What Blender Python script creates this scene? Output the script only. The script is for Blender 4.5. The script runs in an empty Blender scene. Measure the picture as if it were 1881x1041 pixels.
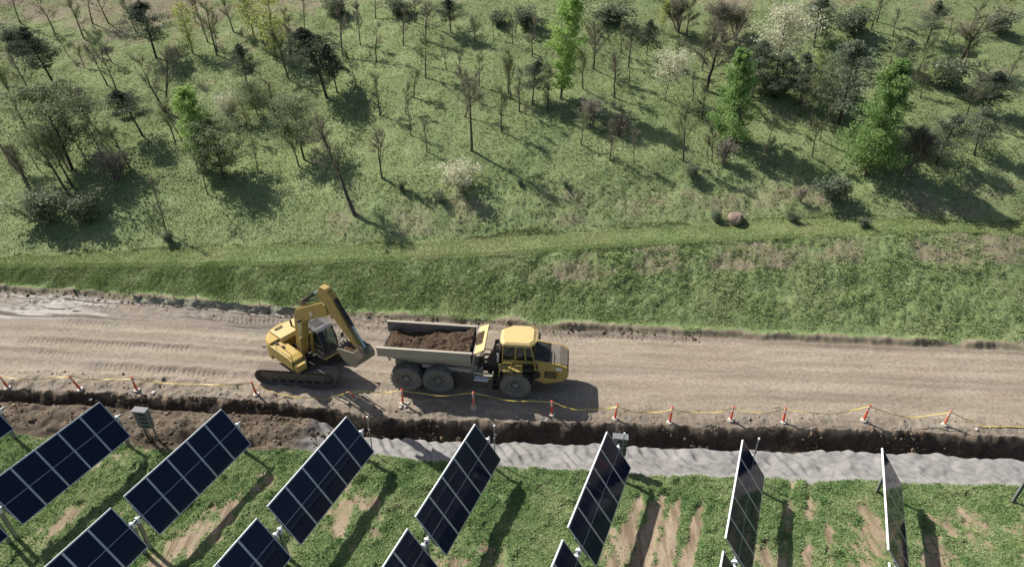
import bpy, bmesh, math, random
import numpy as np
from mathutils import Vector, Matrix

# ------------------------------------------------------------------ camera, sky, sun, exposure
scene = bpy.context.scene
COL = scene.collection
cam_data = bpy.data.cameras.new('camera')
cam_data.sensor_width = 36.0
cam_data.lens = 1222.0 / 1881.0 * 36.0
cam_data.clip_start = 0.5
cam_data.clip_end = 2000.0
camera = bpy.data.objects.new('camera', cam_data)
camera.location = (0.0, 0.0, 25.5)
camera.rotation_euler = (math.radians(90.0 - 32.97), 0.0, 0.0)
COL.objects.link(camera)
scene.camera = camera

SUN_EL = math.radians(44.5)
SUN_AZ = math.atan2(-0.82, 0.57)            # direction towards the sun, measured from +Y clockwise
SUN_VEC = Vector((math.sin(SUN_AZ) * math.cos(SUN_EL), math.cos(SUN_AZ) * math.cos(SUN_EL), math.sin(SUN_EL)))
world = bpy.data.worlds.new('World')
scene.world = world
world.use_nodes = True
wn = world.node_tree
wn.nodes.clear()
sky = wn.nodes.new('ShaderNodeTexSky')
sky.sky_type = 'NISHITA'
sky.sun_disc = False
sky.sun_elevation = SUN_EL
sky.sun_rotation = SUN_AZ
sky.air_density = 1.0
sky.dust_density = 2.0
bg = wn.nodes.new('ShaderNodeBackground')
bg.inputs['Strength'].default_value = 0.066
wo = wn.nodes.new('ShaderNodeOutputWorld')
wn.links.new(sky.outputs[0], bg.inputs[0])
wn.links.new(bg.outputs[0], wo.inputs[0])
sun_data = bpy.data.lights.new('sun', 'SUN')
sun_data.energy = 4.5
sun_data.angle = math.radians(0.5)
sun_data.color = (1.0, 0.95, 0.87)
sun = bpy.data.objects.new('sun', sun_data)
sun.rotation_euler = SUN_VEC.to_track_quat('Z', 'Y').to_euler()
sun.location = (0, 0, 60)
COL.objects.link(sun)
scene.view_settings.view_transform = 'Standard'
scene.view_settings.look = 'None'
scene.view_settings.exposure = 0.55
scene.view_settings.gamma = 1.0
scene.view_settings.use_curve_mapping = False
scene.cycles.max_bounces = 6
scene.cycles.transparent_max_bounces = 8

# ------------------------------------------------------------------ terrain functions
#TERRAIN-BEGIN
def _hash(ix, iy, seed):
    h = (ix.astype(np.int64) * 374761393 + iy.astype(np.int64) * 668265263 + seed * 1274126177) & 0xffffffff
    h = ((h ^ (h >> 13)) * 1274126177) & 0xffffffff
    h = (h ^ (h >> 16)) & 0xffffffff
    return h.astype(np.float64) / 4294967295.0

def vnoise(x, y, seed=0):
    """smooth value noise, -1..1"""
    x = np.asarray(x, float); y = np.asarray(y, float)
    x0 = np.floor(x); y0 = np.floor(y)
    fx = x - x0; fy = y - y0
    fx = fx * fx * (3 - 2 * fx); fy = fy * fy * (3 - 2 * fy)
    a = _hash(x0, y0, seed); b = _hash(x0 + 1, y0, seed)
    c = _hash(x0, y0 + 1, seed); d = _hash(x0 + 1, y0 + 1, seed)
    return 2 * ((a * (1 - fx) + b * fx) * (1 - fy) + (c * (1 - fx) + d * fx) * fy) - 1

def fbm(x, y, seed=0, octaves=4, gain=0.5):
    t = 0.0; amp = 1.0; s = 0.0; f = 1.0
    for o in range(octaves):
        t = t + amp * vnoise(np.asarray(x) * f + 17.3 * o, np.asarray(y) * f - 9.1 * o, seed + 31 * o)
        s += amp; amp *= gain; f *= 2.03
    return t / s

def smooth(a, b, t):
    t = np.clip((np.asarray(t, float) - a) / (b - a), 0, 1)
    return t * t * (3 - 2 * t)

def curve(pts):
    p = np.array(pts, float)
    return lambda x: np.interp(np.asarray(x, float), p[:, 0], p[:, 1])

_far = curve([(-110, 43.5), (-35.3, 38.1), (-30.3, 37.9), (-24.6, 37.0), (-17.7, 36.0), (-8.5, 35.1), (2.06, 33.95), (8.9, 33.35), (15.6, 32.8), (22.1, 32.37), (31.2, 31.73), (110, 26)])
_lip = curve([(-110, 33), (-29.2, 28.55), (-21.6, 28.2), (-14, 27.65), (-10.5, 27.1), (-7.1, 26.35), (-1.2, 26.05), (5.5, 25.9), (13.3, 25.55), (19, 25.4), (26.7, 24.87), (110, 20)])
_field = curve([(-110, 29.5), (-27.3, 25.45), (-22.6, 24.85), (-18.4, 24.3), (-14.6, 24.1), (-10.7, 24.1), (-7.3, 23.75), (-2.8, 23.15), (4.3, 22.6), (12.4, 22.2), (25.1, 21.75), (110, 17)])
_benchy = curve([(-110, 43.6), (-36.2, 40.0), (-28.4, 39.9), (-17.4, 39.3), (-9, 39.27), (-1.5, 39.35), (6, 39.65), (13.4, 39.8), (20.9, 40.0), (28.3, 40.15), (34, 39.8), (110, 37)])
_benchz = curve([(-110, 0.3), (-36.2, .83), (-28.4, 1.0), (-17.4, 1.47), (-9, 1.84), (-1.5, 2.23), (6, 2.7), (13.4, 3.05), (20.9, 3.37), (28.3, 3.69), (34, 3.75), (110, 5)])
_upy = curve([(-110, 45), (-37, 41.5), (-29, 41.6), (-18.2, 41.9), (-9.3, 41.25), (-3.5, 41.45), (2.3, 41.5), (10, 41.8), (17.8, 42.2), (25.4, 42.1), (31, 41.2), (110, 38)])

def far_y(x):   return _far(x) + 0.16 * fbm(np.asarray(x) * .7, 3.1, 5, 4) + .06 * fbm(np.asarray(x) * 4, 1.7, 6, 3)
def lip_y(x):   return _lip(x) + .16 * fbm(np.asarray(x) * .22, 4.4, 7, 2) + 0.26 * fbm(np.asarray(x) * .8, 7.7, 8, 5, .65) + .14 * fbm(np.asarray(x) * 3.5, 2.2, 9, 3)
def toe_y(x):   return _lip(x) - 0.52 + .26 * fbm(np.asarray(x) * .55, 1.1, 11, 3)
def field_y(x): return _field(x) + 0.20 * fbm(np.asarray(x) * .6, 5.5, 12, 4)

AZ = math.radians(22.79)
def rowp(x, y): return x * math.cos(AZ) - y * math.sin(AZ)
def rowq(x, y): return x * math.sin(AZ) + y * math.cos(AZ)

def hill_z(x, y):
    """grassed bank, bench and wooded hillside beyond the road"""
    x = np.asarray(x, float); y = np.asarray(y, float)
    f = far_y(x); by = _benchy(x); bz = _benchz(x); uy = _upy(x)
    t = np.clip((y - f) / np.maximum(by - f, .3), 0, 1)
    z = bz * (t * .86 + .14 * smooth(0, 1, t))
    z = z + 0.09 * np.clip(y - by, 0, uy - by)
    right = smooth(-19, -9, x)
    d = np.maximum(y - uy, 0)
    s = 2.6 * right * (1 - np.exp(-np.maximum(d, 0) / 4.2)) * 0.42
    z = z + 0.315 * d + s + 0.00035 * d * d * (d < 60)
    k = smooth(0, 5, d)
    z = z + k * (1.1 * fbm(x / 19, y / 19, 21, 3) + .28 * fbm(x / 4.2, y / 4.2, 22, 3))
    e = smooth(0, .6, y - f)
    xb, yb_ = np.broadcast_arrays(x, y); near = (yb_ - f) < .7
    if near.any():
        z = np.array(z); z[near] += (road_z(xb[near], f[near]) if np.ndim(f) else 0) * smooth(.7, 0, (yb_ - f)[near])
    onbench = smooth(-.1, .3, y - by) * smooth(.2, -.2, y - uy)
    rough = .5 + .2 * smooth(.4, 1.2, y - f) * smooth(.1, -.4, y - by) * smooth(-24, -14, x) + .8 * right * smooth(0, 1, d) * (1 - smooth(3.5, 6, d)) + .7 * smooth(1.0, 2.0, y - f) * smooth(.1, -.4, y - by) * smooth(-8, 2, x)
    rough = rough * (1 - .75 * onbench)
    z = z + e * rough * (.13 * fbm(x / 1.1, y / 1.1, 23, 4) + .05 * fbm(x * 3.1, y * 3.1, 24, 2))
    # crumbled silt berm along the road edge
    z = z + .20 * smooth(0, .3, y - f) * np.exp(-((y - f - .35) / .3) ** 2) * (0.6 + 1.2 * fbm(x * .8, y * .5, 25, 4))
    return z

def tread(s, t, w=.30, depth=.03):
    """track-shoe prints: short bars across a strip of half-width w"""
    inside = smooth(w, w * .85, np.abs(t))
    return -depth * inside * (.5 + .5 * np.sin(s * 2 * np.pi / .30 + 1.2 * np.sign(t)))

def road_z(x, y):
    x = np.asarray(x, float); y = np.asarray(y, float)
    s = x * .9965 - y * .083
    w = (y - lip_y(x)) / np.maximum(far_y(x) - lip_y(x), .5)
    z = .06 * fbm(x / 4.5, y / 2.2, 41, 3) + .012 * fbm(x * 1.6, y * 1.6, 42, 3)
    z = z + .024 * fbm(s / 3.0, w * 20, 43, 4)
    # wheel ruts along the road
    for (w0, dep, wid, sd) in ((.20, .10, .30, 1), (.33, .07, .26, 2), (.45, .08, .28, 3), (.58, .07, .32, 4), (.70, .10, .30, 7), (.81, .16, .34, 5), (.90, .10, .3, 6)):
        c = w0 + .03 * vnoise(s / 9, w0 * 10, 50 + sd)
        dd = (w - c) * 9.0
        g = np.exp(-(dd / wid) ** 2)
        amp = .45 + .55 * smooth(-.3, .4, vnoise(s / 6.5, w0 * 7 + 2, 60 + sd))
        left = 1.0 - .80 * smooth(-12, 2, x)
        z = z - dep * g * amp * left + .6 * dep * np.exp(-((np.abs(dd) - wid * 1.9) / .16) ** 2) * amp * left
        pres = smooth(.05, .40, vnoise(s / 5.0 + 3, w0 * 13, 70 + sd)) * (1 - .75 * smooth(-8, 4, x))
        z = z + tread(s, dd, .36, .055) * pres
    # churned clods near the trench on the left and near the far edge
    ch = smooth(.26, .05, w) * (1 - .5 * smooth(-8, 0, x)) + .7 * smooth(.72, .95, w) * (1 - .7 * smooth(-8, 6, x))
    z = z + ch * .14 * fbm(x * 1.9, y * 2.4, 44, 4)
    # crisp track-shoe line beside the far verge
    dd = (y - far_y(x) + .55)
    z = z + (tread(s, dd, .22, .06) - .05 * np.exp(-((dd + .0) / .2) ** 2)) * smooth(-4, -1, x) * smooth(13, 10, x)
    z = z - .09 * np.exp(-((y - far_y(x) + .30) / .22) ** 2) * (1 - .5 * smooth(9, 14, x))
    # slope towards the lip
    z = z - .20 * smooth(.9, 0, y - lip_y(x)) - .03 * smooth(2.2, .6, y - lip_y(x))
    # puddle basin
    z = z - .16 * np.exp(-((x + 31.2) / 2.4) ** 4 - ((y - 36.2) / .9) ** 4)
    return z

def backfill_z(x, y):
    """spoil heap on the left, raked gravel on the right, between trench and field"""
    x = np.asarray(x, float); y = np.asarray(y, float)
    ty = toe_y(x); fy = field_y(x)
    d = ty - y                                   # metres towards the camera from the trench toe
    v = np.clip(d / np.maximum(ty - fy, .5), 0, 1)
    g = smooth(-11.2, -9.2, x + .5 * fbm(x, y, 3, 3))
    # gravel
    crest = .22 + .20 * fbm(x * 1.1, 4.0, 81, 3)
    zg = -1.32 + .46 * smooth(.10, .10 + crest + .25, d) + .30 * v
    rip = x * .83 + y * .62 + .30 * fbm(x * .8, y * .8, 82, 2)
    zg = zg + smooth(.2, .6, d) * (1 - smooth(.8, 1, v)) * (.10 * np.sin(rip * 2 * np.pi / .55 + 2.2 * fbm(x * .9, y * .9, 89, 2)) * (.55 + .9 * fbm(x * .6, y * .6, 83, 2)) + .17 * fbm(x * 1.2, y * 1.2, 84, 4) + .03 * fbm(x * 5, y * 5, 88, 2))
    # spoil
    zs = -1.0 + .72 * smooth(.10, .55, d) + .22 * smooth(.7, 1.6, d) - .35 * smooth(.45, 1, v)
    zs = zs + smooth(.2, .8, d) * (1 - .8 * smooth(.85, 1, v)) * (.34 * fbm(x / 1.3, y / 1.0, 85, 4) + .14 * fbm(x * 2.6, y * 2.6, 86, 3))
    z = zs * (1 - g) + zg * g
    e = smooth(.82, 1, v)
    return z * (1 - e) + (field_z(x, y)) * e

def soil_strip(x, y):
    """bare worked strips running along the panel rows (0..1)"""
    p = rowp(x, y)
    q_ = rowq(x, y)
    fw = .66 + .55 * np.sin(p * 2 * np.pi / .95 + .6 * fbm(q_ / 3, p, 89, 2))
    k = .95 * fw * smooth(-3.3, -2.6, p) * smooth(1.0, .3, p) + .6 * fw * smooth(2.9, 3.5, p) * smooth(6.3, 5.4, p) + .3 * smooth(9, 9.6, p) * smooth(11.5, 11, p)
    for pc in (-26.3, -20.3, -14.4, -8.4):
        k = k + .15 * np.exp(-((p - pc) / .6) ** 2) * (.5 + 1.2 * fbm(q_ / 2.2, p / 2, 94, 3))
    return k

def field_veg(x, y):
    """plant cover of the field, 0 bare .. 1 lush"""
    x = np.asarray(x, float); y = np.asarray(y, float)
    p = rowp(x, y); q = rowq(x, y)
    n = fbm(p / 1.5, q / 2.6, 91, 4) * 1.1 + .25 * fbm(x * 1.3, y * 1.3, 92, 3)
    n = n + .45 * fbm(x * 3.1, y * 3.1, 93, 3) + .80 - 1.05 * soil_strip(x, y)
    n = n + .55 * soil_strip(x, y) * fbm(p * 2.2, q * .22, 90, 3)
    edge = smooth(1.9, .7, field_y(x) - y)
    n = n + .75 * edge * smooth(-9, -5, x) - .35 * smooth(.5, .0, field_y(x) - y)
    return np.clip(n, 0, 1)

def field_z(x, y):
    x = np.asarray(x, float); y = np.asarray(y, float)
    p = rowp(x, y)
    v = field_veg(x, y)
    z = -.5 + .07 * fbm(x / 3.5, y / 3.5, 95, 3) + .015 * fbm(x * 2.5, y * 2.5, 96, 3)
    fur = soil_strip(x, y) * smooth(-4, -2, p)
    z = z + .05 * fur * fbm(p * 3.2, rowq(x, y) * .25, 97, 3)
    cl = np.clip(fbm(x * 1.15, y * 1.15, 98, 3) + .35, 0, 1)
    z = z + smooth(.1, .7, v) * (.24 * cl * cl + .05 * fbm(x * 3.7, y * 3.7, 99, 2))
    return z

def ground_z(x, y):
    x = np.asarray(x, float); y = np.asarray(y, float)
    return np.where(y > far_y(x), hill_z(x, y), np.where(y > lip_y(x), road_z(x, y), np.where(y > toe_y(x), -.6, np.where(y > field_y(x), backfill_z(x, y), field_z(x, y)))))
#TERRAIN-END

rng = np.random.default_rng(7)

# ------------------------------------------------------------------ scene-graph helpers
def link(o):
    COL.objects.link(o); return o

def tag(o, label=None, cat=None, group=None, kind=None):
    if label: o['label'] = label
    if cat: o['category'] = cat
    if group: o['group'] = group
    if kind: o['kind'] = kind
    return o

def mesh_np(name, V, Fc, mat=None, smoothf=False, n=None):
    """mesh from arrays; faces all triangles or all quads"""
    me = bpy.data.meshes.new(name)
    V = np.ascontiguousarray(V, dtype=np.float32); Fc = np.ascontiguousarray(Fc, dtype=np.int32)
    k = Fc.shape[1]
    me.vertices.add(len(V)); me.vertices.foreach_set('co', V.ravel())
    me.loops.add(Fc.size); me.loops.foreach_set('vertex_index', Fc.ravel())
    me.polygons.add(len(Fc))
    me.polygons.foreach_set('loop_start', np.arange(0, Fc.size, k, dtype=np.int32))
    me.polygons.foreach_set('use_smooth', np.full(len(Fc), smoothf, dtype=bool))
    if mat: me.materials.append(mat)
    me.update(calc_edges=True)
    return me

def add_attr(me, name, vals):
    a = me.attributes.new(name, 'FLOAT', 'POINT')
    a.data.foreach_set('value', np.ascontiguousarray(vals, dtype=np.float32))

def obj(name, me, parent=None):
    o = bpy.data.objects.new(name, me); COL.objects.link(o)
    if parent: o.parent = parent
    return o

def empty(name, loc=(0, 0, 0), rz=0.0):
    o = bpy.data.objects.new(name, None); COL.objects.link(o)
    o.location = loc; o.rotation_euler = (0, 0, rz); o.empty_display_size = .3
    return o

def copy_tree(o, parent=None):
    c = o.copy(); COL.objects.link(c); c.parent = parent
    for ch in list(o.children):
        copy_tree(ch, c)
    return c

class MB:
    """collects polygons, builds ONE mesh object"""
    def __init__(s): s.v = []; s.f = []
    def poly(s, pts, faces):
        b = len(s.v); s.v += [tuple(p) for p in pts]; s.f += [tuple(i + b for i in f) for f in faces]; return s
    def box(s, c, d, rot=None):
        c = Vector(c); hx, hy, hz = d[0] / 2, d[1] / 2, d[2] / 2
        P = [Vector((sx * hx, sy * hy, sz * hz)) for sz in (-1, 1) for sy in (-1, 1) for sx in (-1, 1)]
        if rot is not None: P = [rot @ p for p in P]
        return s.poly([c + p for p in P], [(0, 2, 3, 1), (4, 5, 7, 6), (0, 1, 5, 4), (2, 6, 7, 3), (0, 4, 6, 2), (1, 3, 7, 5)])
    def bar(s, a, b, w, h, up=(0, 0, 1)):
        a = Vector(a); b = Vector(b); d = (b - a); L = d.length; d.normalize(); up = Vector(up)
        if abs(d.dot(up)) > .98: up = Vector((0, 1, 0))
        sd = up.cross(d).normalized(); u = d.cross(sd)
        R = Matrix((d, sd, u)).transposed()
        return s.box((a + b) / 2, (L, w, h), R)
    def prism(s, prof, y0, y1, y0b=None, y1b=None):
        """profile in x,z pushed along y"""
        n = len(prof)
        P = [(x, y0, z) for x, z in prof] + [(x, y1, z) for x, z in prof]
        F = [tuple(range(n - 1, -1, -1)), tuple(range(n, 2 * n))] + [(i, (i + 1) % n, (i + 1) % n + n, i + n) for i in range(n)]
        return s.poly(P, F)
    def zprism(s, prof, z0, z1, sc=1.0, off=(0, 0)):
        """profile in x,y raised along z, top scaled"""
        n = len(prof)
        P = [(x, y, z0) for x, y in prof] + [(x * sc + off[0], y * sc + off[1], z1) for x, y in prof]
        F = [tuple(range(n - 1, -1, -1)), tuple(range(n, 2 * n))] + [(i, (i + 1) % n, (i + 1) % n + n, i + n) for i in range(n)]
        return s.poly(P, F)
    def tube(s, pts, r, n=8, cap=True):
        pts = [Vector(p) for p in pts]; rs = r if isinstance(r, (list, tuple)) else [r] * len(pts)
        b = len(s.v)
        for i, p in enumerate(pts):
            d = (pts[min(i + 1, len(pts) - 1)] - pts[max(i - 1, 0)]).normalized()
            u = Vector((0, 0, 1)) if abs(d.z) < .9 else Vector((1, 0, 0))
            a = d.cross(u).normalized(); c = d.cross(a)
            for k in range(n):
                t = 2 * math.pi * k / n
                s.v.append(tuple(p + (a * math.cos(t) + c * math.sin(t)) * rs[i]))
        for i in range(len(pts) - 1):
            for k in range(n):
                k2 = (k + 1) % n
                s.f.append((b + i * n + k, b + i * n + k2, b + (i + 1) * n + k2, b + (i + 1) * n + k))
        if cap:
            s.f.append(tuple(b + k for k in range(n - 1, -1, -1))); e = b + (len(pts) - 1) * n
            s.f.append(tuple(e + k for k in range(n)))
        return s
    def lathe_y(s, prof, n=32, c=(0, 0, 0)):
        """profile (radius, y) turned about the y axis"""
        b = len(s.v); m = len(prof)
        for k in range(n):
            t = 2 * math.pi * k / n
            for r, y in prof: s.v.append((c[0] + r * math.cos(t), c[1] + y, c[2] + r * math.sin(t)))
        for k in range(n):
            k2 = (k + 1) % n
            for j in range(m - 1):
                s.f.append((b + k * m + j, b + k2 * m + j, b + k2 * m + j + 1, b + k * m + j + 1))
        return s
    def build(s, name, mat, parent=None, bevel=0.0, sm=False, loc=None):
        me = bpy.data.meshes.new(name); me.from_pydata(s.v, [], s.f)
        bm = bmesh.new(); bm.from_mesh(me)
        bmesh.ops.recalc_face_normals(bm, faces=bm.faces)
        if bevel > 0:
            bmesh.ops.bevel(bm, geom=[e for e in bm.edges if e.calc_face_angle(0) > .5], offset=bevel, segments=2, affect='EDGES', profile=.7)
        bm.to_mesh(me); bm.free()
        if mat: me.materials.append(mat)
        if sm: me.polygons.foreach_set('use_smooth', np.full(len(me.polygons), True))
        o = obj(name, me, parent)
        if loc is not None: o.location = loc
        return o
# ------------------------------------------------------------------ materials
class NT:
    def __init__(s, name):
        s.m = bpy.data.materials.new(name); s.m.use_nodes = True
        s.t = s.m.node_tree; s.t.nodes.clear()
        s.out = s.n('ShaderNodeOutputMaterial')
    def n(s, typ, **kw):
        nd = s.t.nodes.new(typ)
        for k, v in kw.items(): setattr(nd, k, v)
        return nd
    def l(s, a, b): s.t.links.new(a, b)
    def coord(s, scale=(1, 1, 1), rot=(0, 0, 0), kind='Object'):
        tc = s.n('ShaderNodeTexCoord'); mp = s.n('ShaderNodeMapping')
        mp.inputs['Scale'].default_value = scale; mp.inputs['Rotation'].default_value = rot
        s.l(tc.outputs[kind], mp.inputs[0]); return mp.outputs[0]
    def noise(s, vec, scale, detail=4, rough=.55, dist=0.0):
        nd = s.n('ShaderNodeTexNoise'); nd.inputs['Scale'].default_value = scale
        nd.inputs['Detail'].default_value = detail; nd.inputs['Roughness'].default_value = rough; nd.inputs['Distortion'].default_value = dist
        s.l(vec, nd.inputs['Vector']); return nd.outputs['Fac']
    def ramp(s, fac, stops):
        r = s.n('ShaderNodeValToRGB'); e = r.color_ramp.elements
        while len(e) < len(stops): e.new(.5)
        for i, (p, c) in enumerate(stops):
            e[i].position = p; e[i].color = (c[0], c[1], c[2], 1) if isinstance(c, (tuple, list)) else (c, c, c, 1)
        s.l(fac, r.inputs[0]); return r.outputs[0]
    def mix(s, fac, a, b, mode='MIX'):
        m = s.n('ShaderNodeMix', data_type='RGBA', blend_type=mode)
        for sock, v in ((m.inputs[0], fac), (m.inputs[6], a), (m.inputs[7], b)):
            if isinstance(v, (int, float)): sock.default_value = v
            elif isinstance(v, (tuple, list)): sock.default_value = (v[0], v[1], v[2], 1)
            else: s.l(v, sock)
        return m.outputs[2]
    def math(s, op, a, b=0.0):
        m = s.n('ShaderNodeMath', operation=op)
        for sock, v in ((m.inputs[0], a), (m.inputs[1], b)):
            if isinstance(v, (int, float)): sock.default_value = v
            else: s.l(v, sock)
        return m.outputs[0]
    def attr(s, name):
        a = s.n('ShaderNodeAttribute', attribute_name=name); return a.outputs['Fac']
    def bsdf(s, col, rough=.8, metal=0.0, bump=None, bstr=.3, bdist=.05, spec=.3, **kw):
        b = s.n('ShaderNodeBsdfPrincipled')
        for sock, v in ((b.inputs['Base Color'], col), (b.inputs['Roughness'], rough), (b.inputs['Metallic'], metal)):
            if isinstance(v, (int, float)): sock.default_value = v
            elif isinstance(v, (tuple, list)): sock.default_value = (v[0], v[1], v[2], 1)
            else: s.l(v, sock)
        b.inputs['Specular IOR Level'].default_value = spec
        if bump is not None:
            bp = s.n('ShaderNodeBump'); bp.inputs['Strength'].default_value = bstr; bp.inputs['Distance'].default_value = bdist
            s.l(bump, bp.inputs['Height']); s.l(bp.outputs[0], b.inputs['Normal'])
        s.l(b.outputs[0], s.out.inputs[0]); return b

def mat_plain(name, col, rough=.6, metal=0., var=.25, scale=3., dirt=None, dirt_amt=.5, spec=.3):
    """painted or metal surface with mottled wear and a dusting of dirt"""
    t = NT(name); v = t.coord()
    n1 = t.noise(v, scale, 5, .6); n2 = t.noise(v, scale * 7, 4, .6)
    c = t.mix(t.ramp(n1, [(.3, 0), (.75, 1)]), tuple(x * (1 - var) for x in col), tuple(min(1, x * (1 + var * .6)) for x in col))
    if dirt:
        f = t.math('MULTIPLY', t.ramp(t.math('ADD', t.math('MULTIPLY', n1, .6), t.math('MULTIPLY', n2, .4)), [(.42, 0), (.66, 1)]), dirt_amt)
        c = t.mix(f, c, dirt)
    t.bsdf(c, t.math('ADD', t.math('MULTIPLY', n2, .25), rough - .12), metal, bump=n2, bstr=.12, bdist=.01, spec=spec)
    return t.m

SOIL_DRY = (.335, .265, .192)
SOIL_MID = (.215, .160, .110)
SOIL_WET = (.072, .053, .038)

def mat_road():
    t = NT('dirt_road_soil'); v = t.coord(rot=(0, 0, math.radians(4.8)))
    vs = t.coord(scale=(.12, 1.0, 1), rot=(0, 0, math.radians(4.8)))
    big = t.noise(v, .16, 5, .6); streak = t.noise(vs, 1.1, 6, .62); fine = t.noise(v, 5., 6, .7); grit = t.noise(v, 26., 3, .7)
    c = t.mix(t.ramp(streak, [(.36, 0), (.62, 1)]), (.285, .240, .182), (.395, .345, .275))
    c = t.mix(t.ramp(big, [(.35, 0), (.68, 1)]), t.mix(.55, c, (.29, .238, .185)), c)
    c = t.mix(t.ramp(fine, [(.38, .55), (.6, 0)]), c, (.15, .112, .078))
    c = t.mix(t.attr('damp'), c, (.085, .066, .05))
    c = t.mix(t.ramp(grit, [(.62, 0), (.75, .5)]), c, (.42, .36, .29))
    rough = t.math('SUBTRACT', .95, t.math('MULTIPLY', t.attr('damp'), .48))
    h = t.math('ADD', t.math('MULTIPLY', fine, .8), t.math('MULTIPLY', grit, .3))
    t.bsdf(c, rough, bump=h, bstr=.55, bdist=.05, spec=.4); return t.m

def mat_backfill(spoil):
    t = NT('spoil_soil' if spoil else 'grey_gravel'); v = t.coord()
    n1 = t.noise(v, .7, 5, .6); n2 = t.noise(v, 4.5, 6, .7); n3 = t.noise(v, 30, 3, .7)
    soil = t.mix(t.ramp(n1, [(.33, 0), (.66, 1)]), (.085, .067, .048), (.20, .160, .116))
    soil = t.mix(t.ramp(n2, [(.4, .7), (.58, 0)]), soil, (.058, .041, .028))
    soil = t.mix(t.ramp(n3, [(.64, 0), (.75, .5)]), soil, (.33, .29, .25))
    grav = t.mix(t.ramp(n1, [(.35, 0), (.65, 1)]), (.228, .220, .210), (.305, .295, .282))
    grav = t.mix(t.ramp(n2, [(.35, .3), (.55, 0)]), grav, (.21, .2, .2))
    grav = t.mix(t.ramp(n3, [(.3, .35), (.5, 0)]), grav, (.16, .155, .155))
    c = t.mix(t.attr('gravel'), soil, grav)
    c = t.mix(t.attr('damp'), c, (.045, .034, .026))
    h = t.math('ADD', t.math('MULTIPLY', n2, .7), t.math('MULTIPLY', n3, .35))
    t.bsdf(c, .93, bump=h, bstr=.5, bdist=.05, spec=.2); return t.m

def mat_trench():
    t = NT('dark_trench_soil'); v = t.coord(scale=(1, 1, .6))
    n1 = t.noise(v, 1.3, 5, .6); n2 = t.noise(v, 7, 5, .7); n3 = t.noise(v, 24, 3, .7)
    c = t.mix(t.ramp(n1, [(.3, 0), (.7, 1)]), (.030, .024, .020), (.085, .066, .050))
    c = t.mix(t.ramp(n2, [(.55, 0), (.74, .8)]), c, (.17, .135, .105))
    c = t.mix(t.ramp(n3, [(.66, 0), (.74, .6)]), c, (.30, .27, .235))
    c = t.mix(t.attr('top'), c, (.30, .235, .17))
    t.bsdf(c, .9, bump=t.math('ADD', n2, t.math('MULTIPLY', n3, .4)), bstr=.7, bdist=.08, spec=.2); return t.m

def mat_field():
    t = NT('field_ground'); v = t.coord(rot=(0, 0, AZ)); vs = t.coord(scale=(1, .10, 1), rot=(0, 0, AZ))
    n1 = t.noise(v, .8, 5, .6); n2 = t.noise(v, 6, 6, .7); st = t.noise(vs, 3.2, 5, .6)
    soil = t.mix(t.ramp(n1, [(.3, 0), (.7, 1)]), (.27, .205, .140), (.385, .305, .222))
    soil = t.mix(t.ramp(st, [(.40, .75), (.52, 0)]), soil, (.150, .110, .073))
    soil = t.mix(t.ramp(n2, [(.35, .5), (.5, 0)]), soil, (.17, .13, .09))
    gr = t.mix(t.ramp(n2, [(.35, 0), (.65, 1)]), (.075, .115, .045), (.19, .235, .10))
    f = t.math('MULTIPLY', t.attr('veg'), 1.0)
    f = t.ramp(t.math('ADD', f, t.math('MULTIPLY', t.math('SUBTRACT', n2, .5), 2.0)), [(.22, 0), (.46, 1)])
    t.bsdf(t.mix(f, soil, gr), .95, bump=n2, bstr=.6, bdist=.06, spec=.15); return t.m

def mat_hill():
    t = NT('hillside_turf'); v = t.coord()
    n0 = t.noise(v, .055, 4, .55); n1 = t.noise(v, .35, 5, .62); n2 = t.noise(v, 2.6, 6, .7); n3 = t.noise(v, 11, 4, .7)
    g = t.mix(t.ramp(n1, [(.32, 0), (.68, 1)]), (.175, .23, .10), (.265, .315, .15))
    g = t.mix(t.ramp(n2, [(.34, .6), (.54, 0)]), g, (.12, .158, .072))
    lit = t.mix(t.ramp(n2, [(.3, 0), (.7, 1)]), (.165, .140, .098), (.315, .268, .190))
    f = t.ramp(t.math('ADD', t.attr('bare'), t.math('MULTIPLY', t.math('SUBTRACT', n1, .5), 1.2)), [(.36, 0), (.62, 1)])
    c = t.mix(f, g, lit)
    c = t.mix(t.ramp(n3, [(.28, .4), (.42, 0)]), c, (.06, .07, .035))
    h = t.math('ADD', t.math('MULTIPLY', n2, .8), t.math('MULTIPLY', n3, .4))
    t.bsdf(c, .95, bump=h, bstr=.5, bdist=.08, spec=.1); return t.m

def mat_leaf(name, dark, light, trans=.3, objvar=.15, rough=.65):
    t = NT(name)
    g = t.n('ShaderNodeNewGeometry'); oi = t.n('ShaderNodeObjectInfo')
    c = t.mix(g.outputs['Random Per Island'], dark, light)
    if objvar:
        k = t.math('ADD', 1 - objvar, t.math('MULTIPLY', oi.outputs['Random'], 2 * objvar))
        c2 = t.n('ShaderNodeVectorMath', operation='SCALE'); t.l(c, c2.inputs[0]); t.l(k, c2.inputs['Scale']); c = c2.outputs[0]
    d = t.n('ShaderNodeBsdfDiffuse'); tr = t.n('ShaderNodeBsdfTranslucent'); m = t.n('ShaderNodeMixShader')
    t.l(c, d.inputs[0]); t.l(c, tr.inputs[0]); m.inputs[0].default_value = trans
    t.l(d.outputs[0], m.inputs[1]); t.l(tr.outputs[0], m.inputs[2]); t.l(m.outputs[0], t.out.inputs[0]); return t.m

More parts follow.
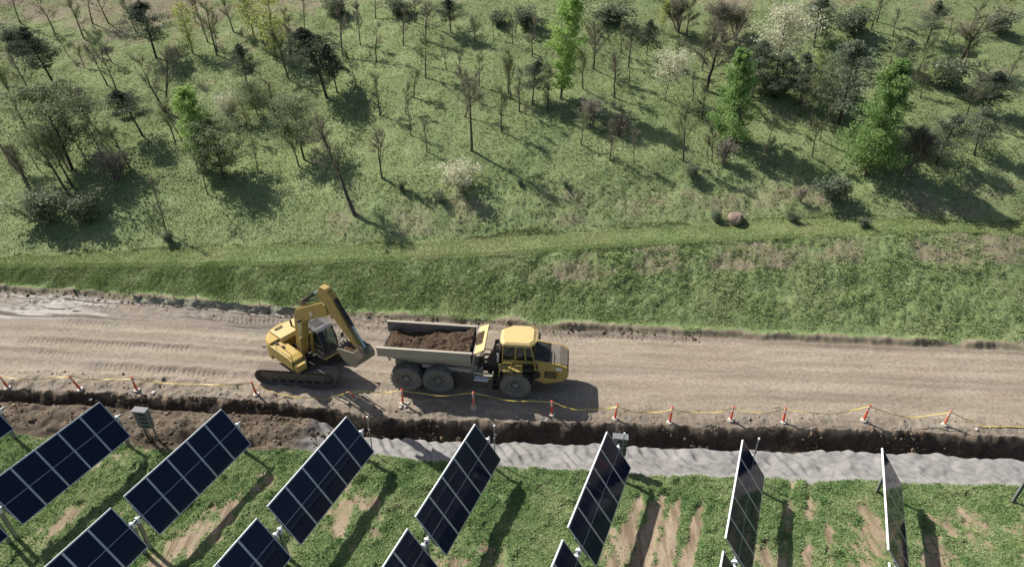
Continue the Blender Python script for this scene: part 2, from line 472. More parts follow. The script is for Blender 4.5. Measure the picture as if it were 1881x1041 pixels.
def mat_grass(name, stops, patch_scale=.35, trans=.3):
    """blade colour: per-blade variation plus drifts of drier and lusher plants"""
    t = NT(name); v = t.coord(); g = t.n('ShaderNodeNewGeometry')
    n = t.noise(v, patch_scale, 4, .6)
    f = t.math('ADD', t.math('MULTIPLY', t.ramp(n, [(.30, .12), (.70, .88)]), .75), t.math('MULTIPLY', g.outputs['Random Per Island'], .42))
    c = t.ramp(f, stops)
    d = t.n('ShaderNodeBsdfDiffuse'); tr = t.n('ShaderNodeBsdfTranslucent'); m = t.n('ShaderNodeMixShader')
    t.l(c, d.inputs[0]); t.l(c, tr.inputs[0]); m.inputs[0].default_value = trans
    t.l(d.outputs[0], m.inputs[1]); t.l(tr.outputs[0], m.inputs[2]); t.l(m.outputs[0], t.out.inputs[0]); return t.m

def mat_panel():
    t = NT('photovoltaic_glass')
    uv = t.n('ShaderNodeTexCoord'); sp = t.n('ShaderNodeSeparateXYZ'); t.l(uv.outputs['Object'], sp.inputs[0])
    def lines(sock, pitch, w):
        fr = t.math('FRACT', t.math('DIVIDE', t.math('ADD', sock, 10.0 * pitch), pitch))
        return t.math('LESS_THAN', t.math('ABSOLUTE', t.math('SUBTRACT', fr, .5)), w)
    cell = t.math('MAXIMUM', lines(sp.outputs[1], .184, .012), lines(sp.outputs[0], .0933, .016))
    bus = lines(sp.outputs[1], .0184, .05)
    n = t.noise(uv.outputs['Object'], 2.2, 3, .5); oi = t.n('ShaderNodeObjectInfo')
    n2 = t.noise(t.coord(scale=(1, 6, 1)), 9, 3, .6)
    c = t.mix(n, (.005, .009, .027), (.011, .019, .056))
    c = t.mix(t.math('MULTIPLY', oi.outputs['Random'], .5), c, (.008, .014, .040))
    c = t.mix(t.math('MULTIPLY', bus, .25), c, (.03, .032, .04))
    c = t.mix(t.math('MULTIPLY', cell, .5), c, (.03, .034, .045))
    c = t.mix(t.math('MULTIPLY', t.ramp(n2, [(.5, 0), (.75, 1)]), .05), c, (.3, .27, .22))
    gap = t.math('LESS_THAN', t.math('ABSOLUTE', sp.outputs[0]), .013)
    c = t.mix(gap, c, (.42, .43, .46))
    b = t.bsdf(c, .07, spec=.18)
    return t.m

def mat_water():
    t = NT('muddy_water'); v = t.coord(scale=(.4, 1, 1))
    n = t.noise(v, 3.0, 4, .6)
    t.bsdf((.17, .145, .115), .30, bump=n, bstr=.25, bdist=.04, spec=1.0); return t.m

def mat_clear(name, tint, amount):
    t = NT(name); tr = t.n('ShaderNodeBsdfTransparent'); tr.inputs[0].default_value = (*tint, 1)
    g = t.n('ShaderNodeBsdfPrincipled'); g.inputs['Base Color'].default_value = (.03, .04, .038, 1); g.inputs['Roughness'].default_value = .06
    m = t.n('ShaderNodeMixShader'); m.inputs[0].default_value = amount
    t.l(tr.outputs[0], m.inputs[1]); t.l(g.outputs[0], m.inputs[2]); t.l(m.outputs[0], t.out.inputs[0]); return t.m

def mat_glass(name='cab_glass', col=(.02, .03, .028), rough=.05):
    t = NT(name); t.bsdf(col, rough, spec=.6); return t.m

def mat_tape():
    t = NT('yellow_caution_tape'); v = t.coord()
    n = t.noise(v, 1.5, 3, .5)
    c = t.mix(n, (.55, .42, .05), (.70, .56, .14))
    d = t.bsdf(c, .45, spec=.4); return t.m

M = dict(
    road=mat_road(), spoil=mat_backfill(True), gravel=mat_backfill(False), trench=mat_trench(), field=mat_field(), hill=mat_hill(),
    panel=mat_panel(), water=mat_water(), glass=mat_glass(), glass_green=mat_clear('tinted_cab_glass', (.62, .74, .66), .38), tape=mat_tape(),
    alu=mat_plain('anodised_aluminium', (.62, .63, .65), .42, .55, .08, 2),
    alu_white=mat_plain('white_metal_sunlit_edge', (.88, .88, .88), .6, .0, .04, 2),  # white metal; on the table edge strip its brightness stands for sunlight
    galv=mat_plain('galvanised_steel', (.30, .31, .325), .55, .45, .2, 5),
    backsheet=mat_plain('white_backsheet', (.62, .63, .64), .6, 0, .06, 2),
    yellow=mat_plain('yellow_machine_paint', (.55, .39, .09), .5, 0, .22, 1.9, (.30, .235, .15), .75, .3),
    yellow_roof=mat_plain('pale_yellow_paint', (.62, .475, .20), .55, 0, .08, 1.2, (.48, .39, .25), .4, .3),  # paler yellow for the cab roof, spill guard and engine hood
    yellow_boom=mat_plain('worn_yellow_boom_paint', (.45, .315, .075), .5, 0, .25, 1.3, (.17, .125, .075), .8, .35),
    black=mat_plain('black_machine_paint', (.022, .022, .023), .5, 0, .3, 3, (.16, .13, .10), .35),
    hood=mat_plain('dusty_black_hood', (.055, .052, .050), .55, 0, .3, 2, (.18, .15, .12), .5),
    hood_dust=mat_plain('dusty_bonnet_front', (.20, .175, .145), .6, 0, .25, 2, (.24, .20, .16), .5),
    rubber=mat_plain('dusty_tyre_rubber', (.18, .172, .158), .92, 0, .2, 3, (.28, .25, .21), .75, .15),
    rim=mat_plain('dusty_wheel_rim', (.20, .19, .172), .85, 0, .15, 3, (.28, .25, .21), .75, .15),
    bed=mat_plain('scraped_bed_steel', (.47, .43, .36), .7, .0, .2, 1.6, (.40, .335, .25), .8),
    bed_in=mat_plain('polished_bed_inside', (.26, .27, .285), .45, .4, .2, 1.2, (.16, .12, .085), .5),
    bucket=mat_plain('muddy_bucket_steel', (.25, .22, .175), .6, .15, .2, 2.5, (.23, .175, .115), .7),
    steel=mat_plain('dusty_track_steel', (.15, .138, .122), .6, .3, .25, 3, (.26, .21, .155), .7),
    shoe=mat_plain('dusty_track_shoe', (.22, .195, .165), .75, .15, .2, 4, (.33, .27, .20), .7),
    chrome=mat_plain('chromed_rod', (.60, .68, .74), .2, .8, .05, 2),
    dirt=mat_plain('dark_loose_earth', (.070, .048, .032), .95, 0, .4, 5, (.15, .11, .075), .5, .1),
    roofgrey=mat_plain('grey_cab_roof', (.10, .105, .115), .45, .1, .2, 2, (.25, .21, .17), .3),
    clod=mat_plain('brown_clod', (.16, .12, .085), .95, 0, .4, 5, (.26, .20, .145), .6, .1),
    white=mat_plain('white_plastic', (.58, .55, .49), .7, 0, .15, 4, (.36, .30, .23), .6),
    lamp=mat_plain('headlamp_lens', (.80, .82, .80), .2, 0, .05, 3),
    orange=mat_plain('orange_red_plastic', (.78, .085, .03), .5, 0, .12, 5, (.45, .22, .14), .2, .4),
    orange_pale=mat_plain('sun_faded_orange_plastic', (.80, .20, .12), .55, 0, .12, 5, (.6, .35, .28), .25, .4),
    reflect=mat_plain('white_reflective_sleeve', (.82, .80, .78), .4, 0, .06, 5),
    stone=mat_plain('loose_stone', (.34, .30, .26), .9, 0, .35, 2, (.20, .16, .12), .5, .15),
    redrock=mat_plain('red_brown_rock', (.30, .22, .18), .95, 0, .35, 2.4, (.20, .16, .13), .7, .15),
    wood=mat_plain('weathered_board', (.40, .34, .28), .8, 0, .25, 5, (.22, .18, .14), .4, .15),
    fabric=mat_plain('silt_fence_fabric', (.25, .27, .21), .95, 0, .4, 2.6, (.34, .30, .22), .8, .05),
    cabinet=mat_plain('grey_cabinet_paint', (.20, .21, .215), .7, .1, .1, 2, (.25, .23, .19), .4),
    seat=mat_plain('operator_seat', (.03, .03, .035), .8, 0, .2, 5),
    bark=mat_plain('grey_brown_bark', (.135, .112, .092), .95, 0, .35, 6, None, 0, .05),
    bark_light=mat_plain('pale_trunk_bark', (.22, .195, .165), .95, 0, .35, 6, None, 0, .05),
    bark_dark=mat_plain('dark_wet_bark', (.085, .072, .06), .95, 0, .35, 6, None, 0, .05),
    twig=mat_leaf('bare_twigs', (.15, .14, .10), (.30, .285, .215), .25),
    twig_green=mat_leaf('budding_twigs', (.17, .195, .10), (.33, .36, .20), .35),
    twig_pale=mat_leaf('pale_dead_twigs', (.20, .175, .145), (.38, .34, .29), .1),
    g_bench=mat_grass('bench_grass_blades', [(.25, (.235, .315, .125)), (.46, (.315, .40, .165)), (.62, (.385, .45, .20)), (.92, (.48, .455, .26))], .25, .4),
    pine=mat_leaf('dark_pine_needles', (.075, .095, .070), (.17, .20, .145), .35),
    pine_grey=mat_leaf('grey_green_needles', (.13, .165, .11), (.26, .30, .21), .38),
    bright=mat_leaf('bright_spring_leaves', (.29, .46, .13), (.52, .68, .26), .5),
    bright2=mat_leaf('deep_spring_leaves', (.20, .33, .115), (.38, .53, .215), .5),
    lime=mat_leaf('lime_young_leaves', (.34, .40, .11), (.56, .60, .22), .5),
    olive=mat_leaf('olive_leaves', (.15, .19, .105), (.29, .33, .20), .45),
    cream=mat_leaf('cream_blossom', (.52, .53, .37), (.82, .80, .62), .3, .08),
    greyshrub=mat_leaf('grey_green_shrub_leaves', (.17, .20, .13), (.34, .37, .25), .4),
    g_field=mat_grass('field_plants', [(.28, (.11, .20, .072)), (.45, (.195, .31, .122)), (.60, (.275, .385, .165)), (.85, (.42, .46, .25))], .55, .4),
    g_bank=mat_grass('bank_grass_blades', [(.25, (.205, .295, .115)), (.46, (.28, .385, .155)), (.62, (.35, .44, .195)), (.90, (.46, .48, .28))], .30, .4),
    g_hill=mat_grass('hill_grass_blades', [(.22, (.19, .235, .092)), (.46, (.265, .32, .130)), (.62, (.325, .37, .160)), (.92, (.42, .41, .235))], .16, .4),
)
# ------------------------------------------------------------------ the ground: strips that share their edges
X_ALL = np.concatenate([np.arange(-105, -48, 1.5), np.arange(-48, -36, .25), np.arange(-36, 33, .085), np.arange(33, 45, .25), np.arange(45, 106, 1.5)])

def strip(name, xs, ya, yb, nv, zfun, mat, attrs=None, power=1.0):
    v = np.linspace(0, 1, nv) ** power
    X = np.repeat(xs[:, None], nv, 1)
    Y = ya[:, None] * (1 - v) + yb[:, None] * v
    Z = zfun(X, Y)
    V = np.stack([X, Y, Z], -1).reshape(-1, 3)
    i = np.arange((len(xs) - 1) * nv).reshape(len(xs) - 1, nv)[:, :-1].ravel()
    Fq = np.stack([i, i + nv, i + nv + 1, i + 1], -1)
    me = mesh_np(name, V, Fq, mat, True)
    for k, fn in (attrs or {}).items():
        add_attr(me, k, np.broadcast_to(fn(X, Y), X.shape).ravel())
    o = obj(name, me); o['kind'] = 'structure'
    return o

def road_damp(x, y):
    w = (y - lip_y(x)) / np.maximum(far_y(x) - lip_y(x), .5)
    s = x * .9965 - y * .083
    d = smooth(.66, .78, w) * smooth(1.05, .93, w) * (1 - smooth(-20, 0, x)) * (.55 + .8 * fbm(s / 4, w * 14, 101, 4))
    d = d + .9 * np.exp(-((x + 31.5) / 4.2) ** 2 - ((y - 36.0) / 1.5) ** 2)
    d = d + .75 * smooth(.55, .15, y - lip_y(x) + .25 * fbm(x * 1.3, y * 1.3, 102, 3)) * .5
    d = d + .55 * np.exp(-((y - far_y(x) + .25) / .25) ** 2) * (1 - .4 * smooth(6, 14, x))
    d = d + .35 * smooth(.15, .6, fbm(s / 3.0, w * 9 + 4, 103, 4)) * (1 - .5 * smooth(-8, 6, x))
    for w0 in (.27, .33, .50, .56):
        c = w0 + .025 * vnoise(s / 12, w0 * 10, 104)
        d = d + .34 * np.exp(-((w - c) * 9 / .24) ** 2) * smooth(-.5, .4, vnoise(s / 8, w0 * 5, 105))
    return np.clip(d, 0, 1)

fy, ly, ty, dy = far_y(X_ALL), lip_y(X_ALL), toe_y(X_ALL), field_y(X_ALL)
strip('dirt_road', X_ALL, ly, fy, 112, road_z, M['road'], dict(damp=road_damp))

# trench face between road lip and trench toe
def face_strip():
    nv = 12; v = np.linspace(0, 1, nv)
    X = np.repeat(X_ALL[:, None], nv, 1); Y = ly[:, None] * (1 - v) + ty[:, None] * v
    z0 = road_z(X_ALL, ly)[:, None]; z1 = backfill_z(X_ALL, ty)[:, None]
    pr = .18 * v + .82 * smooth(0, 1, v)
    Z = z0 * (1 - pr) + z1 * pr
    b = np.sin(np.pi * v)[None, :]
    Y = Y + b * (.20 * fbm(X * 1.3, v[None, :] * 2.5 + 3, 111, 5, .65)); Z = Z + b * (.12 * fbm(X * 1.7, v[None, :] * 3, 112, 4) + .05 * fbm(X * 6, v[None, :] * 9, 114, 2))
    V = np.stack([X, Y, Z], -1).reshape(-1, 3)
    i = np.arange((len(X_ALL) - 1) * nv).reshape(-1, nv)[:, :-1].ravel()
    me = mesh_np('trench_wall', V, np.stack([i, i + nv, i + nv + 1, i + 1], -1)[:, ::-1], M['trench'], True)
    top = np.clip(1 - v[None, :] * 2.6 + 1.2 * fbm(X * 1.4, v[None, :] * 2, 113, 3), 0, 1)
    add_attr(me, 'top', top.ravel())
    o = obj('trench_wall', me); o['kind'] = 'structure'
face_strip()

def gravel_mask(x, y): return smooth(-11.4, -9.6, x + .8 * fbm(x * .9, y * .9, 121, 4))
def bf_damp(x, y):
    d = toe_y(x) - y
    return np.clip(smooth(.30, .05, d), 0, 1) * .9
split = int(np.searchsorted(X_ALL, -10.4))
strip('spoil_bank', X_ALL[:split + 1], dy[:split + 1], ty[:split + 1], 44, backfill_z, M['spoil'], dict(gravel=gravel_mask, damp=bf_damp))
strip('gravel_bed', X_ALL[split:], dy[split:], ty[split:], 44, backfill_z, M['gravel'], dict(gravel=gravel_mask, damp=bf_damp))
strip('solar_field', X_ALL, np.full_like(dy, -12.0), dy, 170, field_z, M['field'], dict(veg=field_veg), power=.36)

def hill_bare(x, y):
    """leaf litter and broken earth showing through the turf"""
    uy = _upy(x); d = y - uy; f = far_y(x)
    right = smooth(-20, -12, x)
    scarp = smooth(.2, .8, d) * smooth(5.5, 2.5, d) * right * .27
    low = smooth(0, .6, y - _benchy(x) + 2.6) * smooth(.1, -.3, y - _benchy(x)) * smooth(-6, 4, x) * (.38 + .5 * fbm(x / 2.5, y / 1.0, 137, 3))
    low2 = smooth(24, 32, x) * smooth(2.4, .5, y - f) * .15 + .34 * smooth(26, 33, x) * smooth(0, 1, y - f - 3) * smooth(2, -1, d)
    wood = .16 * fbm(x / 6, y / 6, 138, 3) * smooth(8, 14, d) + .34 * smooth(18, 36, d) + .16 * smooth(14, 26, x) * smooth(4, 10, d) + .10 * smooth(-14, -26, x) * smooth(6, 16, d)
    edge = .75 * smooth(.7, .1, y - f - .4 * fbm(x * .7, y * .2, 134, 3))
    bench = -.2 * smooth(0, .4, y - _benchy(x)) * smooth(.4, -.2, d)
    return np.clip(.12 + scarp + low + low2 + wood + edge + bench, 0, 1)

hill_top = np.full_like(fy, 150.0)
strip('hillside', X_ALL, fy, hill_top, 250, hill_z, M['hill'], dict(bare=hill_bare), power=1.75)

# muddy puddle left in the wheel ruts
def puddle(name, cx, cy, rx, ry, seed, lab):
    n = 40; a = np.linspace(0, 2 * np.pi, n, endpoint=False)
    r = 1 + .35 * fbm(np.cos(a) * 1.3 + 5, np.sin(a) * 1.3, seed, 3)
    rim = np.stack([cx + rx * r * np.cos(a), cy + ry * r * np.sin(a) - .06 * rx * r * np.cos(a)], -1)
    ss = np.linspace(0, 1, 12); gx, gy = np.meshgrid(cx + rx * (ss * 2 - 1) * .7, cy + ry * (ss * 2 - 1) * .7); z = float(np.percentile(road_z(gx.ravel(), gy.ravel()), lab))
    V = np.concatenate([np.c_[rim, np.full(n, z)], [[cx, cy, z]]])
    Fc = np.array([[i, (i + 1) % n, n] for i in range(n)])
    o = obj(name, mesh_np(name, V, Fc, M['water'])); o['kind'] = 'structure'
puddle('puddle', -30.4, 36.75, 1.2, .26, 3, 66)
puddle('puddle', -31.6, 35.8, 1.1, .22, 4, 60)
puddle('puddle', -28.6, 36.2, .7, .12, 5, 45)

# ------------------------------------------------------------------ ground cover
def blades(name, P, length, width, mat, lean=(.3, 1.2), kind='stuff', label=None, cat=None, tri=1):
    n = len(P)
    phi = rng.uniform(0, 2 * np.pi, n); th = rng.uniform(lean[0], lean[1], n)
    L = length * rng.uniform(.6, 1.35, n) if np.isscalar(length) else length
    W = width * rng.uniform(.7, 1.3, n)
    side = np.stack([-np.sin(phi), np.cos(phi), rng.normal(0, .25, n)], -1)
    dirv = np.stack([np.cos(phi) * np.sin(th), np.sin(phi) * np.sin(th), np.cos(th)], -1)
    a = P - side * W[:, None] / 2; b = P + side * W[:, None] / 2; c = P + dirv * L[:, None]
    V = np.stack([a, b, c], 1).reshape(-1, 3)
    me = mesh_np(name, V, np.arange(3 * n).reshape(-1, 3), mat)
    o = obj(name, me); o['kind'] = kind
    if label: tag(o, label, cat)
    return o

def scatter(n, x0, x1, y0f, y1f, dens, zf, lift=0.0):
    x = rng.uniform(x0, x1, n); a = y0f(x); b = y1f(x)
    y = a + (b - a) * rng.uniform(0, 1, n)
    keep = rng.uniform(0, 1, n) < dens(x, y)
    x, y = x[keep], y[keep]
    return np.stack([x, y, zf(x, y) + lift], -1)

def in_view(x, y, m=3.0):
    d = y * .839 + 20 * .544
    return np.abs(x) < d * .77 + m

# field plants
P = scatter(760000, -33, 33, lambda x: np.full_like(x, 11.5), lambda x: field_y(x) + .1,
            lambda x, y: smooth(.05, 1.0, field_veg(x, y) + .45 * fbm(x * 2.6, y * 2.6, 131, 2)) * in_view(x, y), field_z, -.01)
blades('field_grass', P, .10, .075, M['g_field'], (.6, 1.45), label='low green plants growing in clumps between the solar rows', cat='ground cover')
# bank and bench
P = scatter(420000, -48, 46, lambda x: far_y(x) + .05, lambda x: _benchy(x) + .5,
            lambda x, y: smooth(.05, .5, y - far_y(x) - .35 - .55 * fbm(x * .7, y * .2, 134, 3)) * np.clip(1.15 - 1.5 * np.maximum(hill_bare(x, y) - .2, 0) + .6 * fbm(x * .9, y * .9, 132, 3), .08, 1) * in_view(x, y), hill_z, -.01)
blades('bank_grass', P, .095 * np.clip(1 + .8 * fbm(P[:, 0] * .9, P[:, 1] * .9, 139, 3), .4, 2.0) * rng.uniform(.6, 1.3, len(P)), .085, M['g_bank'], (.75, 1.48), label='bright green grass covering the bank and bench above the dirt road', cat='grass')
# the bench: a worn grassy track
P = scatter(150000, -48, 46, lambda x: _benchy(x) - .05 + .45 * fbm(x * .45, x * 0 + 2.2, 146, 4), lambda x: _upy(x) + .25 + .7 * fbm(x * .45, x * 0 + 8.2, 147, 4),
            lambda x, y: np.clip(.9 + .7 * fbm(x * .8, y * 1.4, 136, 3), .15, 1) * in_view(x, y), hill_z, -.01)
blades('bench_grass', P, .10, .08, M['g_bench'], (.8, 1.5), label='pale short grass on the level track crossing the bank', cat='grass')
# hillside
P = scatter(1350000, -66, 66, lambda x: _upy(x) - .4, lambda x: np.full_like(x, 92.0),
            lambda x, y: np.clip(.95 - 1.3 * np.maximum(hill_bare(x, y) - .2, 0) + .8 * fbm(x * .5, y * .5, 133, 3), .06, 1) * in_view(x, y) * (1 - .45 * smooth(60, 85, y)), hill_z, -.02)
blades('hillside_grass', P, .125, .09, M['g_hill'], (.85, 1.5), label='pale green grass covering the wooded hillside', cat='grass')

# loose stones and clods
def stones(name, P, size, mat, label, cat):
    t = (1 + 5 ** .5) / 2
    ico = np.array([(-1, t, 0), (1, t, 0), (-1, -t, 0), (1, -t, 0), (0, -1, t), (0, 1, t), (0, -1, -t), (0, 1, -t), (t, 0, -1), (t, 0, 1), (-t, 0, -1), (-t, 0, 1)]) / 1.9
    icf = np.array([(0, 11, 5), (0, 5, 1), (0, 1, 7), (0, 7, 10), (0, 10, 11), (1, 5, 9), (5, 11, 4), (11, 10, 2), (10, 7, 6), (7, 1, 8), (3, 9, 4), (3, 4, 2), (3, 2, 6), (3, 6, 8), (3, 8, 9), (4, 9, 5), (2, 4, 11), (6, 2, 10), (8, 6, 7), (9, 8, 1)])
    n = len(P); s = size * np.exp(rng.normal(0, .45, n))
    J = ico[None] * (1 + rng.uniform(-.25, .25, (n, 12, 1))) * rng.uniform(.6, 1.2, (n, 1, 3))
    V = (J * s[:, None, None] + P[:, None, :]).reshape(-1, 3)
    Fc = (icf[None] + 12 * np.arange(n)[:, None, None]).reshape(-1, 3)
    o = obj(name, mesh_np(name, V, Fc, mat)); tag(o, label, cat, None, 'stuff'); return o

P1 = scatter(3600, -33, 33, lambda x: lip_y(x) - .05, lambda x: lip_y(x) + 1.3, lambda x, y: .15 + .85 * np.exp(-(y - lip_y(x)) / .35) * (.4 + .6 * smooth(-.2, .3, fbm(x * .7, y, 141, 2))), road_z, .0)
P3 = scatter(1500, -33, 33, lambda x: toe_y(x) - .1, lambda x: lip_y(x), lambda x, y: smooth(-.1, .4, fbm(x * .5, y, 145, 3)), lambda x, y: -1.15 + .9 * smooth(0, 1, (y - toe_y(x)) / np.maximum(lip_y(x) - toe_y(x), .1)), .03)
P2 = scatter(900, -33, -9, lambda x: field_y(x) + .2, lambda x: toe_y(x) - .3, lambda x, y: smooth(-.2, .5, fbm(x, y, 142, 3)), backfill_z, .0)
stones('loose_stones', np.concatenate([P1, P2]), .033, M['stone'], 'small pale stones strewn along the trench edge and spoil bank', 'stones')
P0 = P3
P1 = scatter(2600, -33, -8, lambda x: field_y(x) + .1, lambda x: toe_y(x) - .2, lambda x, y: smooth(-.1, .5, fbm(x * .8, y * .8, 143, 3)), backfill_z, .0)
P2 = scatter(2200, -36, 12, lambda x: far_y(x) - 1.0, lambda x: far_y(x) + .3, lambda x, y: .6 * np.exp(-np.abs(y - far_y(x)) / .3), ground_z, .0)
stones('soil_clods', np.concatenate([P0, P1, P2]), .05, M['clod'], 'brown clods of earth on the spoil bank and road verge', 'soil clods')
# ------------------------------------------------------------------ trees and shrubs
class TreeBuf:
    """limbs (quads as triangles) and leaves (triangles) gathered with numpy"""
    def __init__(s, seed): s.r = np.random.default_rng(seed); s.tv = []; s.tf = []; s.nt = 0; s.lv = []
    def limb(s, pts, r0, r1, n=5):
        pts = np.asarray(pts, float); m = len(pts)
        d = np.gradient(pts, axis=0); d /= np.linalg.norm(d, axis=1)[:, None] + 1e-9
        u = np.where(np.abs(d[:, 2:3]) < .9, [[0, 0, 1.]], [[1., 0, 0]])
        a = np.cross(d, u); a /= np.linalg.norm(a, axis=1)[:, None] + 1e-9; b = np.cross(d, a)
        t = 2 * np.pi * np.arange(n) / n; R = np.linspace(r0, r1, m)
        V = pts[:, None] + (a[:, None] * np.cos(t)[None, :, None] + b[:, None] * np.sin(t)[None, :, None]) * R[:, None, None]
        i = np.arange(m - 1)[:, None] * n; k = np.arange(n)[None]; k2 = (k + 1) % n
        q = np.stack([i + k, i + k2, i + n + k2, i + n + k], -1).reshape(-1, 4) + s.nt
        s.tv.append(V.reshape(-1, 3)); s.tf.append(q); s.nt += m * n
    def path(s, p0, d, L, n=5, wob=.12, up=.0):
        p = np.array(p0, float); d = np.array(d, float); d /= np.linalg.norm(d); out = [p.copy()]
        for i in range(n - 1):
            d = d + s.r.normal(0, wob, 3) + np.array([0, 0, up]); d /= np.linalg.norm(d)
            p = p + d * L / (n - 1); out.append(p.copy())
        return np.array(out)
    def leaves(s, C, size, squash=1.0):
        C = np.asarray(C, float); n = len(C)
        a = s.r.normal(0, 1, (n, 3)); a /= np.linalg.norm(a, axis=1)[:, None]
        b = np.cross(a, s.r.normal(0, 1, (n, 3))); b /= np.linalg.norm(b, axis=1)[:, None] + 1e-9
        z = size * s.r.uniform(.6, 1.4, n)[:, None]
        a[:, 2] *= squash; b[:, 2] *= squash
        s.lv.append(np.stack([C + a * z * .6, C - a * z * .3 + b * z * .5, C - a * z * .3 - b * z * .5], 1).reshape(-1, 3))
    def twigs(s, P, D, L, w):
        n = len(P); D = D / (np.linalg.norm(D, axis=1)[:, None] + 1e-9)
        sd = np.cross(D, s.r.normal(0, 1, (n, 3))); sd /= np.linalg.norm(sd, axis=1)[:, None] + 1e-9
        s.lv.append(np.stack([P - sd * w, P + sd * w, P + D * L[:, None]], 1).reshape(-1, 3))
    def blob(s, c, r, n, shell=.55):
        """points spread through an uneven ellipsoid clump"""
        d = s.r.normal(0, 1, (n, 3)); d /= np.linalg.norm(d, axis=1)[:, None]
        k = s.r.uniform(shell ** 3, 1, n) ** (1 / 3)
        return np.asarray(c) + d * k[:, None] * np.asarray(r)
    def meshes(s, name, tmat, lmat):
        T = mesh_np(name + '_trunk', np.concatenate(s.tv), np.concatenate(s.tf), tmat, True)
        LV = np.concatenate(s.lv)
        C = mesh_np(name + '_crown', LV, np.arange(len(LV)).reshape(-1, 3), lmat)
        return T, C

def make_bare(seed, h=7.0, mat='twig', bark='bark', stems=1, dens=1.0, spread=1.0):
    b = TreeBuf(seed); r = b.r
    for st in range(stems):
        lean = r.normal(0, .05, 3) + (r.normal(0, .16, 3) if stems > 1 else 0); lean[2] = 1
        hh = h * r.uniform(.8, 1) if st else h
        tr = b.path((r.normal(0, .1) * (stems > 1), r.normal(0, .1) * (stems > 1), -.2), lean, hh, 9, .055, .02)
        b.limb(tr, .021 * h + .012, .018, 6)
        nb = int(r.integers(11, 17) * (1 if stems == 1 else .7))
        for i in range(nb):
            t = r.uniform(.3, .97); k = t * 8; j = int(k); p = tr[j] + (tr[min(j + 1, 8)] - tr[j]) * (k - j)
            az = r.uniform(0, 2 * np.pi); el = r.uniform(.5, 1.1)
            L = spread * h * (.13 + .24 * (1 - t)) * r.uniform(.7, 1.3)
            br = b.path(p, (np.cos(az) * np.cos(el), np.sin(az) * np.cos(el), np.sin(el)), L, 5, .16, .06)
            b.limb(br, .036 * (1.2 - t) + .010, .006, 3)
            nt = int(26 * dens)
            idx = r.uniform(.6, 3.99, nt); jj = idx.astype(int); P = br[jj] + (br[np.minimum(jj + 1, 4)] - br[jj]) * (idx - jj)[:, None]
            D = r.normal(0, .6, (nt, 3)) + (br[-1] - br[0]) / L + np.array([0, 0, .35])
            b.twigs(P, D, r.uniform(.35, 1.1, nt) * h / 8 * spread, .020)
            P2 = P + D / np.linalg.norm(D, axis=1)[:, None] * r.uniform(.1, .5, nt)[:, None]
            b.twigs(P2, D + r.normal(0, .7, (nt, 3)), r.uniform(.25, .7, nt), .016)
            b.twigs(P2, D + r.normal(0, .7, (nt, 3)), r.uniform(.25, .7, nt), .016)
            if r.uniform() < .8: b.leaves(P2[: int(12 * dens)] + r.normal(0, .16, (len(P2[: int(12 * dens)]), 3)), .11)
    return b.meshes('bare_tree', M[bark], M[mat])

def make_pine(seed, h=7.0, mat='pine', n=4200, low=.38, wide=.23, bark='bark_dark'):
    b = TreeBuf(seed); r = b.r
    tr = b.path((0, 0, -.2), (r.normal(0, .04), r.normal(0, .04), 1), h * .97, 8, .03, .02)
    b.limb(tr, .016 * h, .02, 6)
    nb = 30; per = n // nb
    for i in range(nb):
        t = low + (1 - low) * ((i + r.uniform(0, 1)) / nb); k = t * 7; j = min(int(k), 6); p = tr[j] + (tr[j + 1] - tr[j]) * (k - j)
        u = (t - low) / (1 - low)
        w = wide * h * (1.0 - u ** 1.7) * (.62 + .38 * min(1, u * 4)) * r.uniform(.5, 1.25) + .1
        az = i * 2.4 + r.normal(0, .5); d = np.array([np.cos(az), np.sin(az), r.uniform(.05, .5)])
        br = b.path(p, d, w, 4, .1, .05); b.limb(br, .03 * (1.1 - u) + .006, .006, 3)
        for q, f in ((br[-1], .40), (br[2], .34), (br[1], .26)):
            rr = (.24 + .15 * w) * r.uniform(.8, 1.35) * (h / 7)
            b.leaves(b.blob(q + r.normal(0, .08, 3), (rr * 1.2, rr * 1.2, rr * .75), int(per * f), .2), .125, .8)
    b.leaves(b.blob(tr[-1], (.2, .2, .4), n // 40, .2), .10)
    return b.meshes('pine_tree', M[bark], M[mat])

def make_leafy(seed, h=8.0, mat='bright', n=6500, low=.12, wide=.17, cone=1.0, leaf=.11, gaps=.35, bark='bark'):
    b = TreeBuf(seed); r = b.r
    tr = b.path((0, 0, -.2), (r.normal(0, .03), r.normal(0, .03), 1), h * .96, 9, .03, .02)
    b.limb(tr, .014 * h, .015, 6)
    nb = 100; per = int(n / nb)
    for i in range(nb):
        t = low + (1 - low) * ((i + r.uniform(0, 1)) / nb); k = t * 8; j = min(int(k), 7); p = tr[j] + (tr[j + 1] - tr[j]) * (k - j)
        u = (t - low) / (1 - low)
        prof = (1 - u) ** (.75 * cone) if cone > 0 else np.sin(np.pi * (.12 + .86 * u)) ** .6
        w = wide * h * prof * r.uniform(.55, 1.3) + .12
        az = i * 2.39996 + r.normal(0, .4); d = np.array([np.cos(az), np.sin(az), r.uniform(.25, .8)])
        br = b.path(p, d, w, 4, .14, .04); b.limb(br, .022 * (1.1 - u) + .005, .004, 3)
        if r.uniform() < gaps * .4: continue
        for q, f in ((br[-1], .46), (br[2], .34), (br[1], .2)):
            rr = (.20 + .13 * w) * r.uniform(.7, 1.3)
            b.leaves(b.blob(q, (rr, rr, rr * .95), int(per * f), .2), leaf)
    return b.meshes('leafy_tree', M[bark], M[mat])

